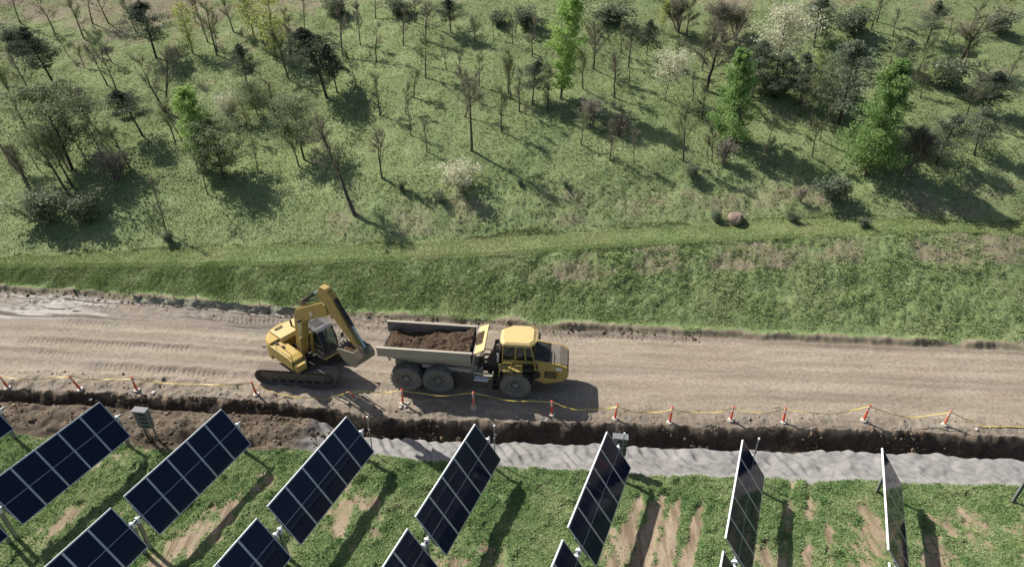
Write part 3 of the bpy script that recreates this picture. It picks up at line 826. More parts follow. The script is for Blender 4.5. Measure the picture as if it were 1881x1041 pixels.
def make_bush(seed, h=2.0, mat='greyshrub', n=1800, wide=.55, leaf=.085, stems=9, bark='bark', flare=.6):
    b = TreeBuf(seed); r = b.r
    for i in range(stems):
        az = i * 2.4 + r.normal(0, .4); L = h * r.uniform(.7, 1.05); sp = flare * r.uniform(.2, 1.1)
        br = b.path((r.normal(0, .06), r.normal(0, .06), -.1), (np.cos(az) * sp, np.sin(az) * sp, 1), L, 6, .12, .02)
        b.limb(br, .018 * h ** .5, .006, 4)
        for j in (2, 3, 4, 5):
            rr = h * wide * .36 * r.uniform(.6, 1.2)
            b.leaves(b.blob(br[j] + r.normal(0, .06 * h, 3), (rr, rr, rr * .9), n // (stems * 4), .15), leaf)
            tw = br[j] + r.normal(0, .03, (6, 3)); b.twigs(tw, r.normal(0, .6, (6, 3)) + (br[5] - br[0]) / L, r.uniform(.2, .5, 6) * h / 2, .008)
    return b.meshes('bush', M[bark], M[mat])

PROTO = {}
def proto(kind, fn, n):
    PROTO[kind] = [fn(1000 + 37 * i + sum(map(ord, kind)) * 11) for i in range(n)]
H0 = dict(bare=7, budding=7, baredark=7, twin=7, thicket=5, pine=7, greypine=7, bright=9, conic=8, lime=7, olive=7, blossomtree=5, blossombush=2.2, palegreen=6, shrub=2.0, darkshrub=1.6, brush=1.8)
proto('bare', lambda s: make_bare(s, 7, 'twig', 'bark'), 5)
proto('budding', lambda s: make_bare(s, 7, 'twig_green', 'bark', 1, 1.7, 1.15), 4)
proto('baredark', lambda s: make_bare(s, 7, 'twig', 'bark_dark', 1, 1.8, 1.35), 3)
proto('twin', lambda s: make_bare(s, 7, 'twig', 'bark', 2, 1.0), 3)
proto('thicket', lambda s: make_bare(s, 5, 'twig', 'bark_light', 5, 1.2, 1.2), 2)
proto('pine', lambda s: make_pine(s, 7, 'pine', 8500, .36, .36), 4)
proto('greypine', lambda s: make_pine(s, 7, 'pine_grey', 8500, .24, .38), 4)
proto('bright', lambda s: make_leafy(s, 9, 'bright', 18000, .10, .15, 0, .115, .25), 2)
proto('conic', lambda s: make_leafy(s, 8, 'bright2', 22000, .04, .25, .75, .115, .25), 2)
proto('lime', lambda s: make_leafy(s, 7, 'lime', 3200, .22, .24, 0, .15, .6), 3)
proto('olive', lambda s: make_leafy(s, 7, 'olive', 10000, .22, .36, 0, .12, .5, 'bark_dark'), 3)
proto('blossomtree', lambda s: make_leafy(s, 5, 'cream', 4200, .42, .42, 0, .12, .4), 1)
proto('palegreen', lambda s: make_leafy(s, 6, 'cream', 6500, .30, .46, 0, .13, .4), 1)
proto('blossombush', lambda s: make_bush(s, 2.2, 'cream', 3000, .6, .10, 14, 'bark', .75), 2)
proto('shrub', lambda s: make_bush(s, 2.0, 'greyshrub', 2600, .65, .12), 3)
proto('darkshrub', lambda s: make_bush(s, 1.6, 'pine_grey', 2000, .7, .11), 2)
proto('brush', lambda s: make_bare(s, 1.8, 'twig_pale', 'bark_light', 6, .22, 1.5), 2)

NAMES = dict(bare='bare_tree', budding='budding_tree', baredark='bare_tree', twin='twin_stemmed_tree', thicket='bare_thicket', pine='pine_tree', greypine='pine_tree', bright='leafy_tree', conic='leafy_tree', lime='young_tree', olive='olive_green_tree', blossomtree='blossom_tree', palegreen='blossom_tree', blossombush='blossom_bush', shrub='shrub', darkshrub='shrub', brush='dead_brush')
CATS = dict(thicket='thicket', blossombush='bush', shrub='shrub', darkshrub='shrub', brush='brush')

def plant(kind, x, y, h, wide, lean, label, i):
    k = PROTO[kind][i % len(PROTO[kind])]
    z = float(hill_z(np.array([x]), np.array([y]))[0])
    root = empty(NAMES[kind], (x, y, z), (i * 2.399) % 6.283)
    s = h / H0[kind]
    root.scale = (s * wide, s * wide, s)
    lx, ly_ = lean
    e = Matrix.Rotation(lx, 4, 'Y') @ Matrix.Rotation(-ly_, 4, 'X') @ Matrix.Rotation((i * 2.399) % 6.283, 4, 'Z')
    root.rotation_euler = e.to_euler()
    obj('trunk', k[0], root); obj('crown', k[1], root)
    tag(root, label, CATS.get(kind, 'tree'), 'trees and shrubs on the hillside')
    return root

TREES = [
('pine', -34.31, 65.71, 5.25, 1.44, -0.088, 'large dark round-crowned pine at the upper left of the hillside'),
('pine', -16.52, 58.77, 6.20, 1.44, -0.021, 'broad dark pine with a big shadow beside it, left of centre'),
('pine', -15.59, 59.10, 4.35, 1.00, -0.017, 'slimmer dark pine trunk growing close beside the broad dark pine'),
('bright', 4.07, 55.00, 8.50, 1.00, -0.000, 'tall columnar bright green tree reaching the top edge of the photo'),
('conic', 17.07, 49.80, 7.40, 1.00, -0.000, 'conical fresh green tree, the left one of the two conical trees'),
('conic', 26.36, 46.00, 8.65, 1.00, -0.000, 'biggest conical fresh green tree, the right one of the two conical trees'),
('blossomtree', 12.72, 54.78, 3.80, 1.00, -0.000, 'small tree with flat cream blossom crown between thin saplings'),
('blossombush', -3.77, 45.65, 2.30, 1.20, 0.000, 'cream blossoming bush alone on the lower slope above the bench'),
('palegreen', 22.70, 57.73, 5.55, 1.00, -0.000, 'large pale cream-green blossoming tree among dark trees at the upper right'),
('bright', -24.53, 49.67, 6.65, 1.25, -0.069, 'bright green leafy tree at left with a long dark shadow'),
('blossombush', -24.41, 56.56, 2.70, 0.75, 0.000, 'pale cream blossom bush beside the bright green tree at left'),
('olive', -35.58, 50.18, 6.80, 1.44, -0.121, 'grey-olive leafy tree near the left edge with twiggy lower trunk'),
('olive', -22.79, 48.68, 4.70, 1.56, -0.062, 'grey-olive tree standing just right of the bright green tree at left'),
('pine', 1.70, 54.53, 3.45, 1.38, -0.000, 'small round dark pine just left of the tall bright green tree'),
('pine', 37.31, 51.31, 3.40, 1.69, -0.000, 'round dense dark evergreen near the right edge'),
('olive', -16.76, 50.47, 5.00, 1.38, -0.030, 'grey twiggy tree with rounded crown below the broad dark pine'),
('bare', -11.57, 43.69, 7.05, 1.00, -0.460, 'long bare trunk leaning left, rooted in the broken scarp above the bench'),
('pine', -31.23, 53.97, 4.25, 1.38, -0.094, 'small dark pine with bare lower trunk left of the bright green tree'),
('pine', -42.13, 61.44, 5.70, 1.25, -0.128, 'dark loose pine with thin trunk in the upper left corner'),
('baredark', -36.52, 55.83, 3.50, 1.32, -0.115, 'dense purplish twiggy tree between the pines at left'),
('pine', -23.99, 60.31, 4.15, 1.12, -0.052, 'dark pine standing right of the large upper-left pine'),
('olive', -22.31, 56.99, 3.10, 1.32, -0.048, 'dark olive tree beside the cream blossom bush at left'),
('lime', -30.98, 66.37, 4.70, 1.00, -0.074, 'sparse lime-yellow young tree right of the large upper-left pine'),
('lime', -22.53, 64.98, 5.95, 1.30, -0.041, 'yellow-lime tree at the top edge, left of the broad dark pine'),
('lime', -25.58, 68.77, 4.55, 1.10, -0.050, 'yellow-lime sapling at the top edge above the blossom bush'),
('pine', -5.79, 65.67, 3.15, 1.50, -0.000, 'dark evergreen at the top edge left of centre'),
('pine', 12.14, 61.47, 3.15, 1.00, -0.000, 'small dark sapling pine right of the tall bright green tree'),
('lime', 13.95, 64.89, 2.80, 0.80, -0.000, 'small light green sapling at the top edge right of centre'),
('baredark', 16.51, 56.22, 5.20, 1.54, -0.000, 'dense grey bare tree left of the pale blossoming tree'),
('thicket', 15.52, 64.83, 3.10, 1.20, -0.000, 'tangle of bare stems at the top edge left of the dark brush'),
('thicket', 18.34, 62.73, 3.40, 1.50, -0.000, 'dark leafless thicket at the top edge above the dense grey tree'),
('thicket', 20.53, 63.54, 3.10, 1.40, -0.000, 'brown leafless thicket touching the pale blossoming tree on its left'),
('greypine', 20.04, 55.10, 4.60, 1.32, -0.000, 'dark grey pine right behind the left conical green tree'),
('greypine', 21.81, 54.36, 3.95, 1.20, -0.000, 'grey pine standing under the pale blossoming tree'),
('greypine', 27.00, 61.38, 4.40, 1.38, -0.000, 'dark green conifer at the top edge right of the pale blossoming tree'),
('greypine', 36.69, 60.87, 3.60, 1.32, -0.000, 'dark green conifer at the top edge toward the right corner'),
('greypine', 25.97, 51.22, 6.50, 1.32, -0.000, 'tall grey pine with long bare trunk left of the right conical tree'),
('greypine', 23.55, 53.70, 4.30, 1.08, -0.000, 'slender grey pine between the two conical green trees'),
('lime', 25.07, 54.58, 3.65, 1.00, -0.000, 'small lime-green tree between the two grey pines at right'),
('shrub', 21.77, 54.78, 1.95, 1.40, 0.000, 'yellowish low bush below the pale blossoming tree'),
('greypine', 32.61, 56.32, 3.00, 1.20, -0.000, 'small round grey-green pine above the right conical tree'),
('greypine', 31.67, 46.49, 3.95, 1.38, -0.000, 'grey-green pine with drooping tiers right of the right conical tree'),
('greypine', 34.79, 47.26, 3.80, 1.20, -0.000, 'grey-green pine on bare ground, nearest the right edge'),
('shrub', 35.73, 54.72, 2.45, 1.20, 0.000, 'pale grey-green shrub above the round dark evergreen'),
('baredark', 37.84, 57.23, 4.60, 1.43, -0.000, 'wide forked bare tree at the upper right'),
('bare', 38.31, 60.76, 1.95, 1.00, -0.000, 'short dark bare trunk left of the wide bare tree at upper right'),
('bare', 34.12, 62.01, 2.45, 1.00, -0.000, 'short bare trunk at the top edge between the two dark conifers'),
('bare', 43.09, 60.87, 2.15, 1.00, -0.000, 'thin bare tree in the upper right corner'),
('thicket', 29.08, 45.42, 3.55, 1.30, -0.000, 'dark leafless thicket at the foot of the right conical tree'),
('thicket', 29.82, 50.40, 1.85, 0.80, -0.000, 'small forked dead stems right of the right conical tree'),
('shrub', -35.24, 44.41, 3.00, 1.15, 0.000, 'grey-green shrub with pale flecks at the far left edge of the slope'),
('shrub', -32.12, 44.54, 2.55, 1.00, 0.000, 'smaller grey-green shrub right of the far left shrub'),
('bare', -25.56, 43.41, 4.05, 0.60, -0.084, 'thin straight bare sapling nearest the bench at left'),
('darkshrub', -25.00, 42.36, 1.00, 0.90, 0.000, 'small dark bush at the foot of the straight sapling at left'),
('shrub', 13.36, 45.82, 1.30, 1.00, 0.000, 'small pale shrub on the open slope below the left conical tree'),
('darkshrub', 14.50, 42.23, 0.80, 1.00, 0.000, 'dark shrub just left of the red-brown boulder'),
('darkshrub', -5.42, 44.62, 0.90, 1.10, 0.000, 'small dark shrub left of the cream blossom bush'),
('darkshrub', -8.26, 45.56, 0.75, 0.90, 0.000, 'tiny dark shrub at the foot of the twin saplings, left of the blossom bush'),
('darkshrub', 23.17, 43.78, 1.75, 1.40, 0.000, 'grey-green shrub below the right conical green tree'),
('darkshrub', 24.47, 41.09, 0.60, 1.50, 0.000, 'low dark bush, mostly a shadow given shape, on the bench below the right conical tree'),  # mostly a shadow on the bench, modelled as a dark bush
('darkshrub', 19.85, 41.92, 0.80, 1.10, 0.000, 'dark shrub right of the red-brown boulder'),
('darkshrub', 0.63, 45.83, 0.55, 0.90, 0.000, 'tiny dark bush in open grass right of the cream blossom bush'),
('darkshrub', 3.93, 45.21, 0.55, 0.90, 0.000, 'tiny dark bush in open grass, second one right of the blossom bush'),
('brush', 6.33, 51.81, 1.90, 1.20, 0.000, 'pale dead branches lying in shadow below the tall bright green tree'),
('brush', 8.40, 50.61, 1.55, 1.20, 0.000, 'pale fallen brush right of the dead branches below the bright tree'),
('brush', 16.14, 47.47, 1.55, 1.20, 0.000, 'dead brush at the foot of the left conical green tree'),
('brush', 20.89, 43.63, 0.95, 1.00, 0.000, 'low dead brush on the slope above the boulder'),
('brush', -31.47, 48.96, 2.10, 1.40, 0.000, 'pale dead brush below the grey-olive tree at left'),
('darkshrub', -11.06, 69.58, 1.70, 1.50, 0.000, 'dark bush at the top edge above the thin saplings'),
('darkshrub', -17.81, 71.80, 1.80, 1.40, 0.000, 'dark bush at the top edge above the broad dark pine'),
('darkshrub', -1.32, 66.48, 1.40, 1.30, 0.000, 'dark bush near the top edge left of the tall bright green tree'),
('darkshrub', -49.75, 68.58, 1.85, 1.30, 0.000, 'dark bush in the top left corner'),
('darkshrub', 9.19, 65.72, 1.95, 1.70, 0.000, 'dark bush at the top edge right of the tall bright green tree'),
('darkshrub', 1.26, 65.84, 1.70, 1.50, 0.000, 'dark bush near the top edge touching the tall bright tree'),
('darkshrub', 30.49, 62.80, 2.10, 1.70, 0.000, 'dark bush at the top edge between dark conifers at right'),
('darkshrub', 43.20, 61.96, 1.65, 1.60, 0.000, 'dark bush in the top right corner'),
('budding', -38.48, 71.10, 3.65, 0.90, -0.089, 'thin budding sapling left of the large dark pine at upper left, nearest'),
('budding', -38.73, 65.61, 3.15, 0.90, -0.142, 'thin budding sapling left of the large dark pine at upper left, second nearest'),
('bare', -42.05, 72.88, 3.85, 1.00, -0.133, 'thin bare sapling left of the large dark pine at upper left, third nearest'),
('bare', -37.36, 61.45, 3.65, 0.90, -0.138, 'thin bare sapling left of the large dark pine at upper left, fourth nearest'),
('budding', -41.00, 67.36, 2.45, 1.00, -0.192, 'thin budding sapling left of the large dark pine at upper left, fifth nearest'),
('bare', -43.79, 73.00, 3.90, 1.00, -0.169, 'thin bare sapling left of the large dark pine at upper left, sixth nearest'),
('budding', -43.42, 70.19, 4.20, 1.00, -0.085, 'thin budding sapling left of the large dark pine at upper left, seventh nearest'),
('budding', -41.30, 65.22, 2.05, 0.90, -0.085, 'thin budding sapling left of the large dark pine at upper left, eighth nearest'),
('bare', -43.64, 67.15, 2.30, 0.90, -0.191, 'thin bare sapling left of the large dark pine at upper left, ninth nearest'),
('bare', -47.18, 71.62, 3.70, 1.00, -0.138, 'thin bare sapling left of the large dark pine at upper left, tenth nearest'),
('bare', -51.90, 73.85, 3.30, 1.00, -0.087, 'thin bare sapling left of the large dark pine at upper left, eleventh nearest'),
('bare', -30.23, 68.50, 3.85, 0.90, -0.035, 'thin bare sapling right of the lime tree at upper left, nearest'),
('budding', -28.68, 66.26, 4.65, 1.00, -0.042, 'thin budding sapling right of the lime tree at upper left, second nearest'),
('budding', -28.83, 66.90, 2.45, 0.90, -0.020, 'thin budding sapling right of the lime tree at upper left, third nearest'),
('budding', -27.99, 69.95, 3.60, 1.00, -0.095, 'thin budding sapling right of the lime tree at upper left, fourth nearest'),
('twin', -30.49, 57.20, 5.90, 0.90, -0.074, 'twin-stemmed bare sapling downhill of the large dark pine at upper left, nearest'),
('bare', -36.15, 60.61, 3.45, 1.00, -0.082, 'thin bare sapling downhill of the large dark pine at upper left, second nearest'),
('budding', -38.64, 50.62, 2.30, 0.90, -0.082, 'thin budding sapling left of the grey-olive tree at left, nearest'),
('budding', -42.12, 55.62, 4.95, 1.00, -0.118, 'thin budding sapling left of the grey-olive tree at left, second nearest'),
('budding', -39.88, 50.55, 2.35, 0.90, -0.136, 'thin budding sapling left of the grey-olive tree at left, third nearest'),
('budding', -41.24, 51.31, 5.00, 1.00, -0.197, 'thin budding sapling left of the grey-olive tree at left, fourth nearest'),
('bare', -43.53, 59.82, 4.65, 1.00, -0.202, 'thin bare sapling uphill of the grey-olive tree at left'),
('budding', -34.87, 51.20, 3.35, 0.90, -0.146, 'thin budding sapling downhill of the grey-olive tree at left, nearest'),
('budding', -36.04, 50.32, 3.30, 0.90, -0.219, 'thin budding sapling downhill of the grey-olive tree at left, second nearest'),
('budding', -34.72, 48.26, 4.25, 1.00, -0.104, 'thin budding sapling downhill of the grey-olive tree at left, third nearest'),
('budding', -34.46, 47.25, 5.40, 1.00, -0.124, 'thin budding sapling downhill of the grey-olive tree at left, fourth nearest'),
('twin', -36.76, 46.63, 4.70, 0.90, -0.164, 'twin-stemmed bare sapling downhill of the grey-olive tree at left, fifth nearest'),
('budding', -25.03, 49.60, 2.35, 0.90, -0.144, 'thin budding sapling downhill of the leaning bright green tree, nearest'),
('bare', -23.63, 47.14, 2.60, 0.90, -0.035, 'thin bare sapling downhill of the leaning bright green tree, second nearest'),
('bare', -20.60, 63.83, 4.15, 1.00, -0.030, 'thin bare sapling left of the broad dark pine left of centre, nearest'),
('budding', -20.74, 62.13, 4.15, 1.00, -0.021, 'thin budding sapling left of the broad dark pine left of centre, second nearest'),
('bare', -21.36, 65.77, 4.10, 0.90, -0.089, 'thin bare sapling left of the broad dark pine left of centre, third nearest'),
('bare', -20.81, 56.94, 3.10, 0.90, -0.048, 'thin bare sapling left of the broad dark pine left of centre, fourth nearest'),
('budding', -23.94, 66.67, 3.60, 0.90, -0.048, 'thin budding sapling left of the broad dark pine left of centre, fifth nearest'),
('bare', -15.99, 64.69, 4.80, 1.00, -0.027, 'thin bare sapling uphill of the broad dark pine left of centre, nearest'),
('baredark', -14.54, 65.96, 3.50, 0.80, 0.005, 'dense-twigged bare tree uphill of the broad dark pine left of centre, second nearest'),
('bare', -20.60, 69.06, 3.05, 0.90, -0.000, 'thin bare sapling uphill of the broad dark pine left of centre, third nearest'),
('bare', -13.59, 69.96, 2.80, 1.00, 0.036, 'thin bare sapling uphill of the broad dark pine left of centre, fourth nearest'),
('budding', -13.85, 59.24, 3.15, 0.90, -0.045, 'thin budding sapling right of the broad dark pine left of centre, nearest'),
('bare', -12.48, 62.58, 3.20, 1.00, 0.045, 'thin bare sapling right of the broad dark pine left of centre, second nearest'),
('budding', -11.05, 54.55, 3.35, 1.00, -0.009, 'thin budding sapling right of the broad dark pine left of centre, third nearest'),
('bare', -10.15, 64.27, 3.10, 1.00, 0.012, 'thin bare sapling right of the broad dark pine left of centre, fourth nearest'),
('budding', -8.87, 54.19, 2.50, 0.80, 0.049, 'thin budding sapling right of the broad dark pine left of centre, fifth nearest'),
('budding', -8.42, 56.46, 2.55, 1.20, 0.061, 'thin budding sapling right of the broad dark pine left of centre, sixth nearest'),
('bare', -8.13, 61.20, 1.95, 0.80, -0.021, 'thin bare sapling right of the broad dark pine left of centre, seventh nearest'),
('budding', -7.57, 58.79, 3.45, 1.00, 0.026, 'thin budding sapling right of the broad dark pine left of centre, eighth nearest'),
('bare', -9.40, 67.70, 3.80, 0.90, 0.059, 'thin bare sapling right of the broad dark pine left of centre, ninth nearest'),
('twin', -8.09, 64.65, 3.40, 1.00, 0.026, 'twin-stemmed bare sapling right of the broad dark pine left of centre, tenth nearest'),
('baredark', -3.51, 64.08, 2.25, 0.90, 0.007, 'dense-twigged bare tree uphill of the small round dark pine'),
('bare', 1.83, 61.18, 3.15, 1.00, 0.009, 'thin bare sapling left of the tall bright green tree, nearest'),
('bare', 1.99, 63.75, 2.35, 0.90, -0.055, 'thin bare sapling left of the tall bright green tree, second nearest'),
('bare', 0.07, 63.14, 2.50, 0.90, -0.019, 'thin bare sapling left of the tall bright green tree, third nearest'),
('bare', 0.38, 64.86, 2.30, 0.90, 0.027, 'thin bare sapling left of the tall bright green tree, fourth nearest'),
('bare', -1.75, 64.45, 1.70, 0.80, -0.015, 'thin bare sapling left of the tall bright green tree, fifth nearest'),
('bare', 0.60, 53.50, 3.40, 0.90, 0.027, 'thin bare sapling left of the small round dark pine, nearest'),
('budding', -0.11, 55.15, 3.30, 0.90, 0.011, 'thin budding sapling left of the small round dark pine, second nearest'),
('budding', -0.30, 55.82, 3.45, 1.00, -0.010, 'thin budding sapling left of the small round dark pine, third nearest'),
('budding', -2.82, 57.02, 2.75, 0.80, 0.031, 'thin budding sapling left of the small round dark pine, fourth nearest'),
('bare', -3.17, 49.29, 6.05, 0.95, 0.011, 'thin bare sapling left of the small round dark pine, fifth nearest'),
('bare', -4.04, 56.02, 3.70, 0.90, -0.058, 'thin bare sapling left of the small round dark pine, sixth nearest'),
('bare', -3.87, 53.28, 2.90, 1.00, 0.051, 'thin bare sapling left of the small round dark pine, seventh nearest'),
('bare', -5.81, 59.71, 2.80, 0.80, 0.013, 'thin bare sapling left of the small round dark pine, eighth nearest'),
('budding', 2.89, 53.67, 2.30, 0.90, -0.022, 'thin budding sapling downhill of the small round dark pine, nearest'),
('bare', 1.11, 51.35, 2.10, 0.70, 0.015, 'thin bare sapling downhill of the small round dark pine, second nearest'),
('budding', -0.85, 51.30, 3.45, 1.00, -0.016, 'thin budding sapling downhill of the small round dark pine, third nearest'),
('budding', 5.38, 49.47, 2.65, 0.90, 0.018, 'thin budding sapling downhill of the small round dark pine, fourth nearest'),
('bare', -8.14, 51.42, 2.70, 0.80, 0.060, 'thin bare sapling uphill of the long leaning trunk'),
('bare', -6.67, 49.27, 2.40, 1.00, 0.055, 'thin bare sapling uphill of the cream blossom bush'),
('twin', -9.94, 46.90, 3.75, 0.90, -0.051, 'twin-stemmed bare sapling right of the long leaning trunk'),
('baredark', 7.17, 59.41, 4.25, 0.90, -0.052, 'dense-twigged bare tree right of the tall bright green tree, nearest'),
('budding', 9.80, 61.70, 2.45, 0.90, -0.029, 'thin budding sapling right of the tall bright green tree, second nearest'),
('budding', 6.02, 56.22, 3.55, 0.90, -0.032, 'thin budding sapling downhill of the tall bright green tree'),
('bare', 10.00, 56.97, 2.65, 0.80, -0.011, 'thin bare sapling left of the cream blossom tree, nearest'),
('bare', 8.58, 55.37, 3.40, 1.00, 0.045, 'thin bare sapling left of the cream blossom tree, second nearest'),
('bare', 8.66, 56.67, 2.65, 0.90, -0.009, 'thin bare sapling left of the cream blossom tree, third nearest'),
('budding', 14.34, 59.25, 2.80, 0.90, 0.017, 'thin budding sapling uphill of the cream blossom tree, nearest'),
('bare', 10.27, 59.69, 3.70, 1.00, 0.045, 'thin bare sapling uphill of the cream blossom tree, second nearest'),
('bare', 15.08, 54.93, 2.30, 0.90, -0.019, 'thin bare sapling right of the cream blossom tree'),
('bare', 9.23, 47.23, 2.60, 0.80, -0.007, 'thin bare sapling downhill of the cream blossom tree, nearest'),
('bare', 7.47, 47.74, 2.85, 0.90, -0.034, 'thin bare sapling downhill of the cream blossom tree, second nearest'),
('bare', 17.54, 49.47, 3.20, 0.90, 0.018, 'thin bare sapling downhill of the left conical green tree, nearest'),
('budding', 20.04, 49.76, 2.10, 1.00, 0.069, 'thin budding sapling downhill of the left conical green tree, second nearest'),
('budding', 15.23, 47.51, 2.75, 0.90, -0.056, 'thin budding sapling downhill of the left conical green tree, third nearest'),
('bare', 14.93, 47.91, 1.80, 0.70, -0.056, 'thin bare sapling downhill of the left conical green tree, fourth nearest'),
('budding', 13.04, 47.56, 4.10, 0.90, -0.055, 'thin budding sapling downhill of the left conical green tree, fifth nearest'),
('budding', 19.34, 47.14, 2.05, 0.90, 0.069, 'thin budding sapling downhill of the left conical green tree, sixth nearest'),
('bare', 18.60, 46.52, 2.10, 0.90, -0.011, 'thin bare sapling downhill of the left conical green tree, seventh nearest'),
('bare', -22.71, 55.09, 2.40, 0.80, -0.065, 'thin bare sapling right of the leaning bright green tree, nearest'),
('budding', -21.96, 53.72, 2.45, 0.90, -0.123, 'thin budding sapling right of the leaning bright green tree, second nearest'),
('budding', -20.35, 49.59, 2.45, 0.90, -0.045, 'thin budding sapling right of the leaning bright green tree, third nearest'),
('bare', -27.70, 53.38, 3.25, 0.90, -0.088, 'thin bare sapling left of the leaning bright green tree, nearest'),
('budding', -28.05, 52.85, 3.75, 0.90, -0.078, 'thin budding sapling left of the leaning bright green tree, second nearest'),
('budding', -33.50, 51.36, 3.25, 1.00, -0.104, 'thin budding sapling right of the grey-olive tree at left, nearest'),
('budding', -30.94, 50.20, 3.35, 0.90, -0.104, 'thin budding sapling right of the grey-olive tree at left, second nearest'),
('budding', 34.06, 56.49, 2.80, 0.90, 0.008, 'thin budding sapling left of the wide bare tree at upper right, nearest'),
('budding', 32.34, 57.94, 2.45, 0.90, -0.014, 'thin budding sapling left of the wide bare tree at upper right, second nearest'),
('budding', 33.39, 64.15, 3.10, 0.90, -0.024, 'thin budding sapling left of the wide bare tree at upper right, third nearest'),
('bare', 32.57, 63.14, 2.80, 1.00, 0.020, 'thin bare sapling left of the wide bare tree at upper right, fourth nearest'),
('budding', 28.93, 56.37, 2.70, 1.00, 0.023, 'thin budding sapling uphill of the right conical green tree'),
('budding', 37.93, 56.67, 3.40, 0.90, 0.017, 'thin budding sapling downhill of the wide bare tree at upper right, nearest'),
('bare', 33.03, 53.34, 2.60, 0.90, 0.030, 'thin bare sapling downhill of the wide bare tree at upper right, second nearest'),
('bare', 40.75, 54.97, 2.40, 0.90, -0.011, 'thin bare sapling uphill of the round dark evergreen'),
('budding', 40.77, 61.96, 2.50, 1.10, 0.002, 'thin budding sapling uphill of the wide bare tree at upper right'),
('bare', 4.55, 64.83, 3.10, 0.80, 0.002, 'thin bare sapling uphill of the tall bright green tree'),
('bare', 23.91, 49.42, 2.60, 0.80, 0.032, 'thin bare sapling left of the right conical green tree, nearest'),
('budding', 23.70, 51.18, 3.30, 0.90, -0.048, 'thin budding sapling left of the right conical green tree, second nearest'),
('budding', 22.86, 47.81, 2.85, 0.90, 0.022, 'thin budding sapling left of the right conical green tree, third nearest'),
('bare', 23.18, 52.33, 2.80, 0.90, -0.015, 'thin bare sapling left of the right conical green tree, fourth nearest'),
('bare', -30.30, 62.14, 2.65, 0.90, -0.062, 'thin bare sapling downhill of the lime tree at upper left'),
('budding', 16.76, 59.35, 3.35, 0.90, -0.010, 'thin budding sapling uphill of the dense grey bare tree, nearest'),
('budding', 15.99, 63.70, 3.75, 0.90, -0.034, 'thin budding sapling uphill of the dense grey bare tree, second nearest'),
('bare', 35.78, 51.09, 3.40, 0.90, 0.004, 'thin bare sapling left of the round dark evergreen'),
('budding', 18.98, 52.92, 3.25, 0.90, -0.018, 'thin budding sapling right of the left conical green tree'),
('budding', 2.97, 53.60, 3.60, 0.90, -0.038, 'thin budding sapling right of the small round dark pine'),
('budding', 15.39, 52.51, 2.80, 0.90, 0.036, 'thin budding sapling left of the left conical green tree'),
('budding', -17.03, 49.67, 3.50, 0.90, -0.056, 'thin budding sapling left of the long leaning trunk'),
('budding', 30.35, 50.86, 2.40, 0.90, 0.001, 'thin budding sapling right of the right conical green tree, nearest'),
('bare', 32.55, 53.98, 2.15, 0.90, 0.019, 'thin bare sapling right of the right conical green tree, second nearest'),
('budding', 24.50, 59.08, 2.35, 0.90, 0.023, 'thin budding sapling right of the pale blossoming tree'),
('bare', -31.42, 70.75, 2.35, 0.90, -0.064, 'thin bare sapling uphill of the lime tree at upper left, nearest'),
('bare', -32.69, 72.28, 2.55, 0.90, -0.093, 'thin bare sapling uphill of the lime tree at upper left, second nearest'),
]
for i, (kind, x, y, h, wide, lx, lb) in enumerate(TREES):
    plant(kind, x, y, h, wide, (lx, .02), lb, i)
# ------------------------------------------------------------------ solar tracker tables
TILT = math.radians(54.9); PW, PL = 2.26, 1.135          # module size across / along the row
def build_table():
    root = empty('solar_table')
    pitch = 1.152
    glass_me = None
    R = Matrix.Rotation(TILT, 4, 'Y')                    # tilts the +x edge down
    for k in range(5):
        yc = (k - 2) * pitch
        if k == 0:
            g = MB().box((0, 0, 0), (PW - .03, PL - .05, .022)).build('solar_panel', M['panel'], root)
            fr = MB()
            for s in (-1, 1):
                fr.box((s * (PW / 2 - .0), 0, -.004), (.040, PL, .042))
                fr.box((0, s * (PL / 2 - .016), -.004), (PW - .041, .034, .042))
            f = fr.build('frame', M['alu'], g)
            bs = MB().box((0, 0, -.016), (PW - .06, PL - .08, .008)).build('backsheet', M['backsheet'], g)
            jb = MB()
            for yy in (-.3, 0, .3): jb.box((0, yy, -.03), (.07, .10, .02))
            j = jb.build('junction_boxes', M['black'], g)
            first = (g, f, bs, j)
        else:
            g = first[0].copy(); COL.objects.link(g); g.parent = root
            for c in first[1:]:
                q = c.copy(); COL.objects.link(q); q.parent = g
        g.matrix_local = R @ Matrix.Translation((0, yc, .13))
    # added white strip: sunlight on the raised frame edge put into the colour
    e = MB().box((-PW / 2 - .031, 0, .118), (.02, 5 * pitch - .02, .075)).build('sunlit_edge_strip', M['alu_white'], root); e.matrix_local = R
    t = MB().tube([(0, -3.2, 0), (0, 3.25, 0)], .068, 10).build('torque_tube', M['galv'], root)
    for k in range(6):
        yc = (k - 2.5) * pitch
        p = MB().box((0, yc, .085), (1.1, .05, .045)).build('purlin', M['galv'], root); p.matrix_local = R
    for yy in (-3.05, 3.02):
        po = MB(); po.box((0, yy, -1.15), (.10, .012, 2.1)); po.box((-.05, yy, -1.15), (.012, .15, 2.1)); po.box((.05, yy, -1.15), (.012, .15, 2.1))
        po.build('post', M['galv'], root)
        br = MB(); br.lathe_y([(.075, -.05), (.13, -.05), (.13, .05), (.075, .05)], 14, (0, yy, 0)); br.box((0, yy, -.14), (.22, .16, .03)); br.box((.09, yy, -.07), (.03, .10, .18)); br.box((-.09, yy, -.07), (.03, .10, .18))
        br.build('bearing', M['alu_white'], root)
    return root

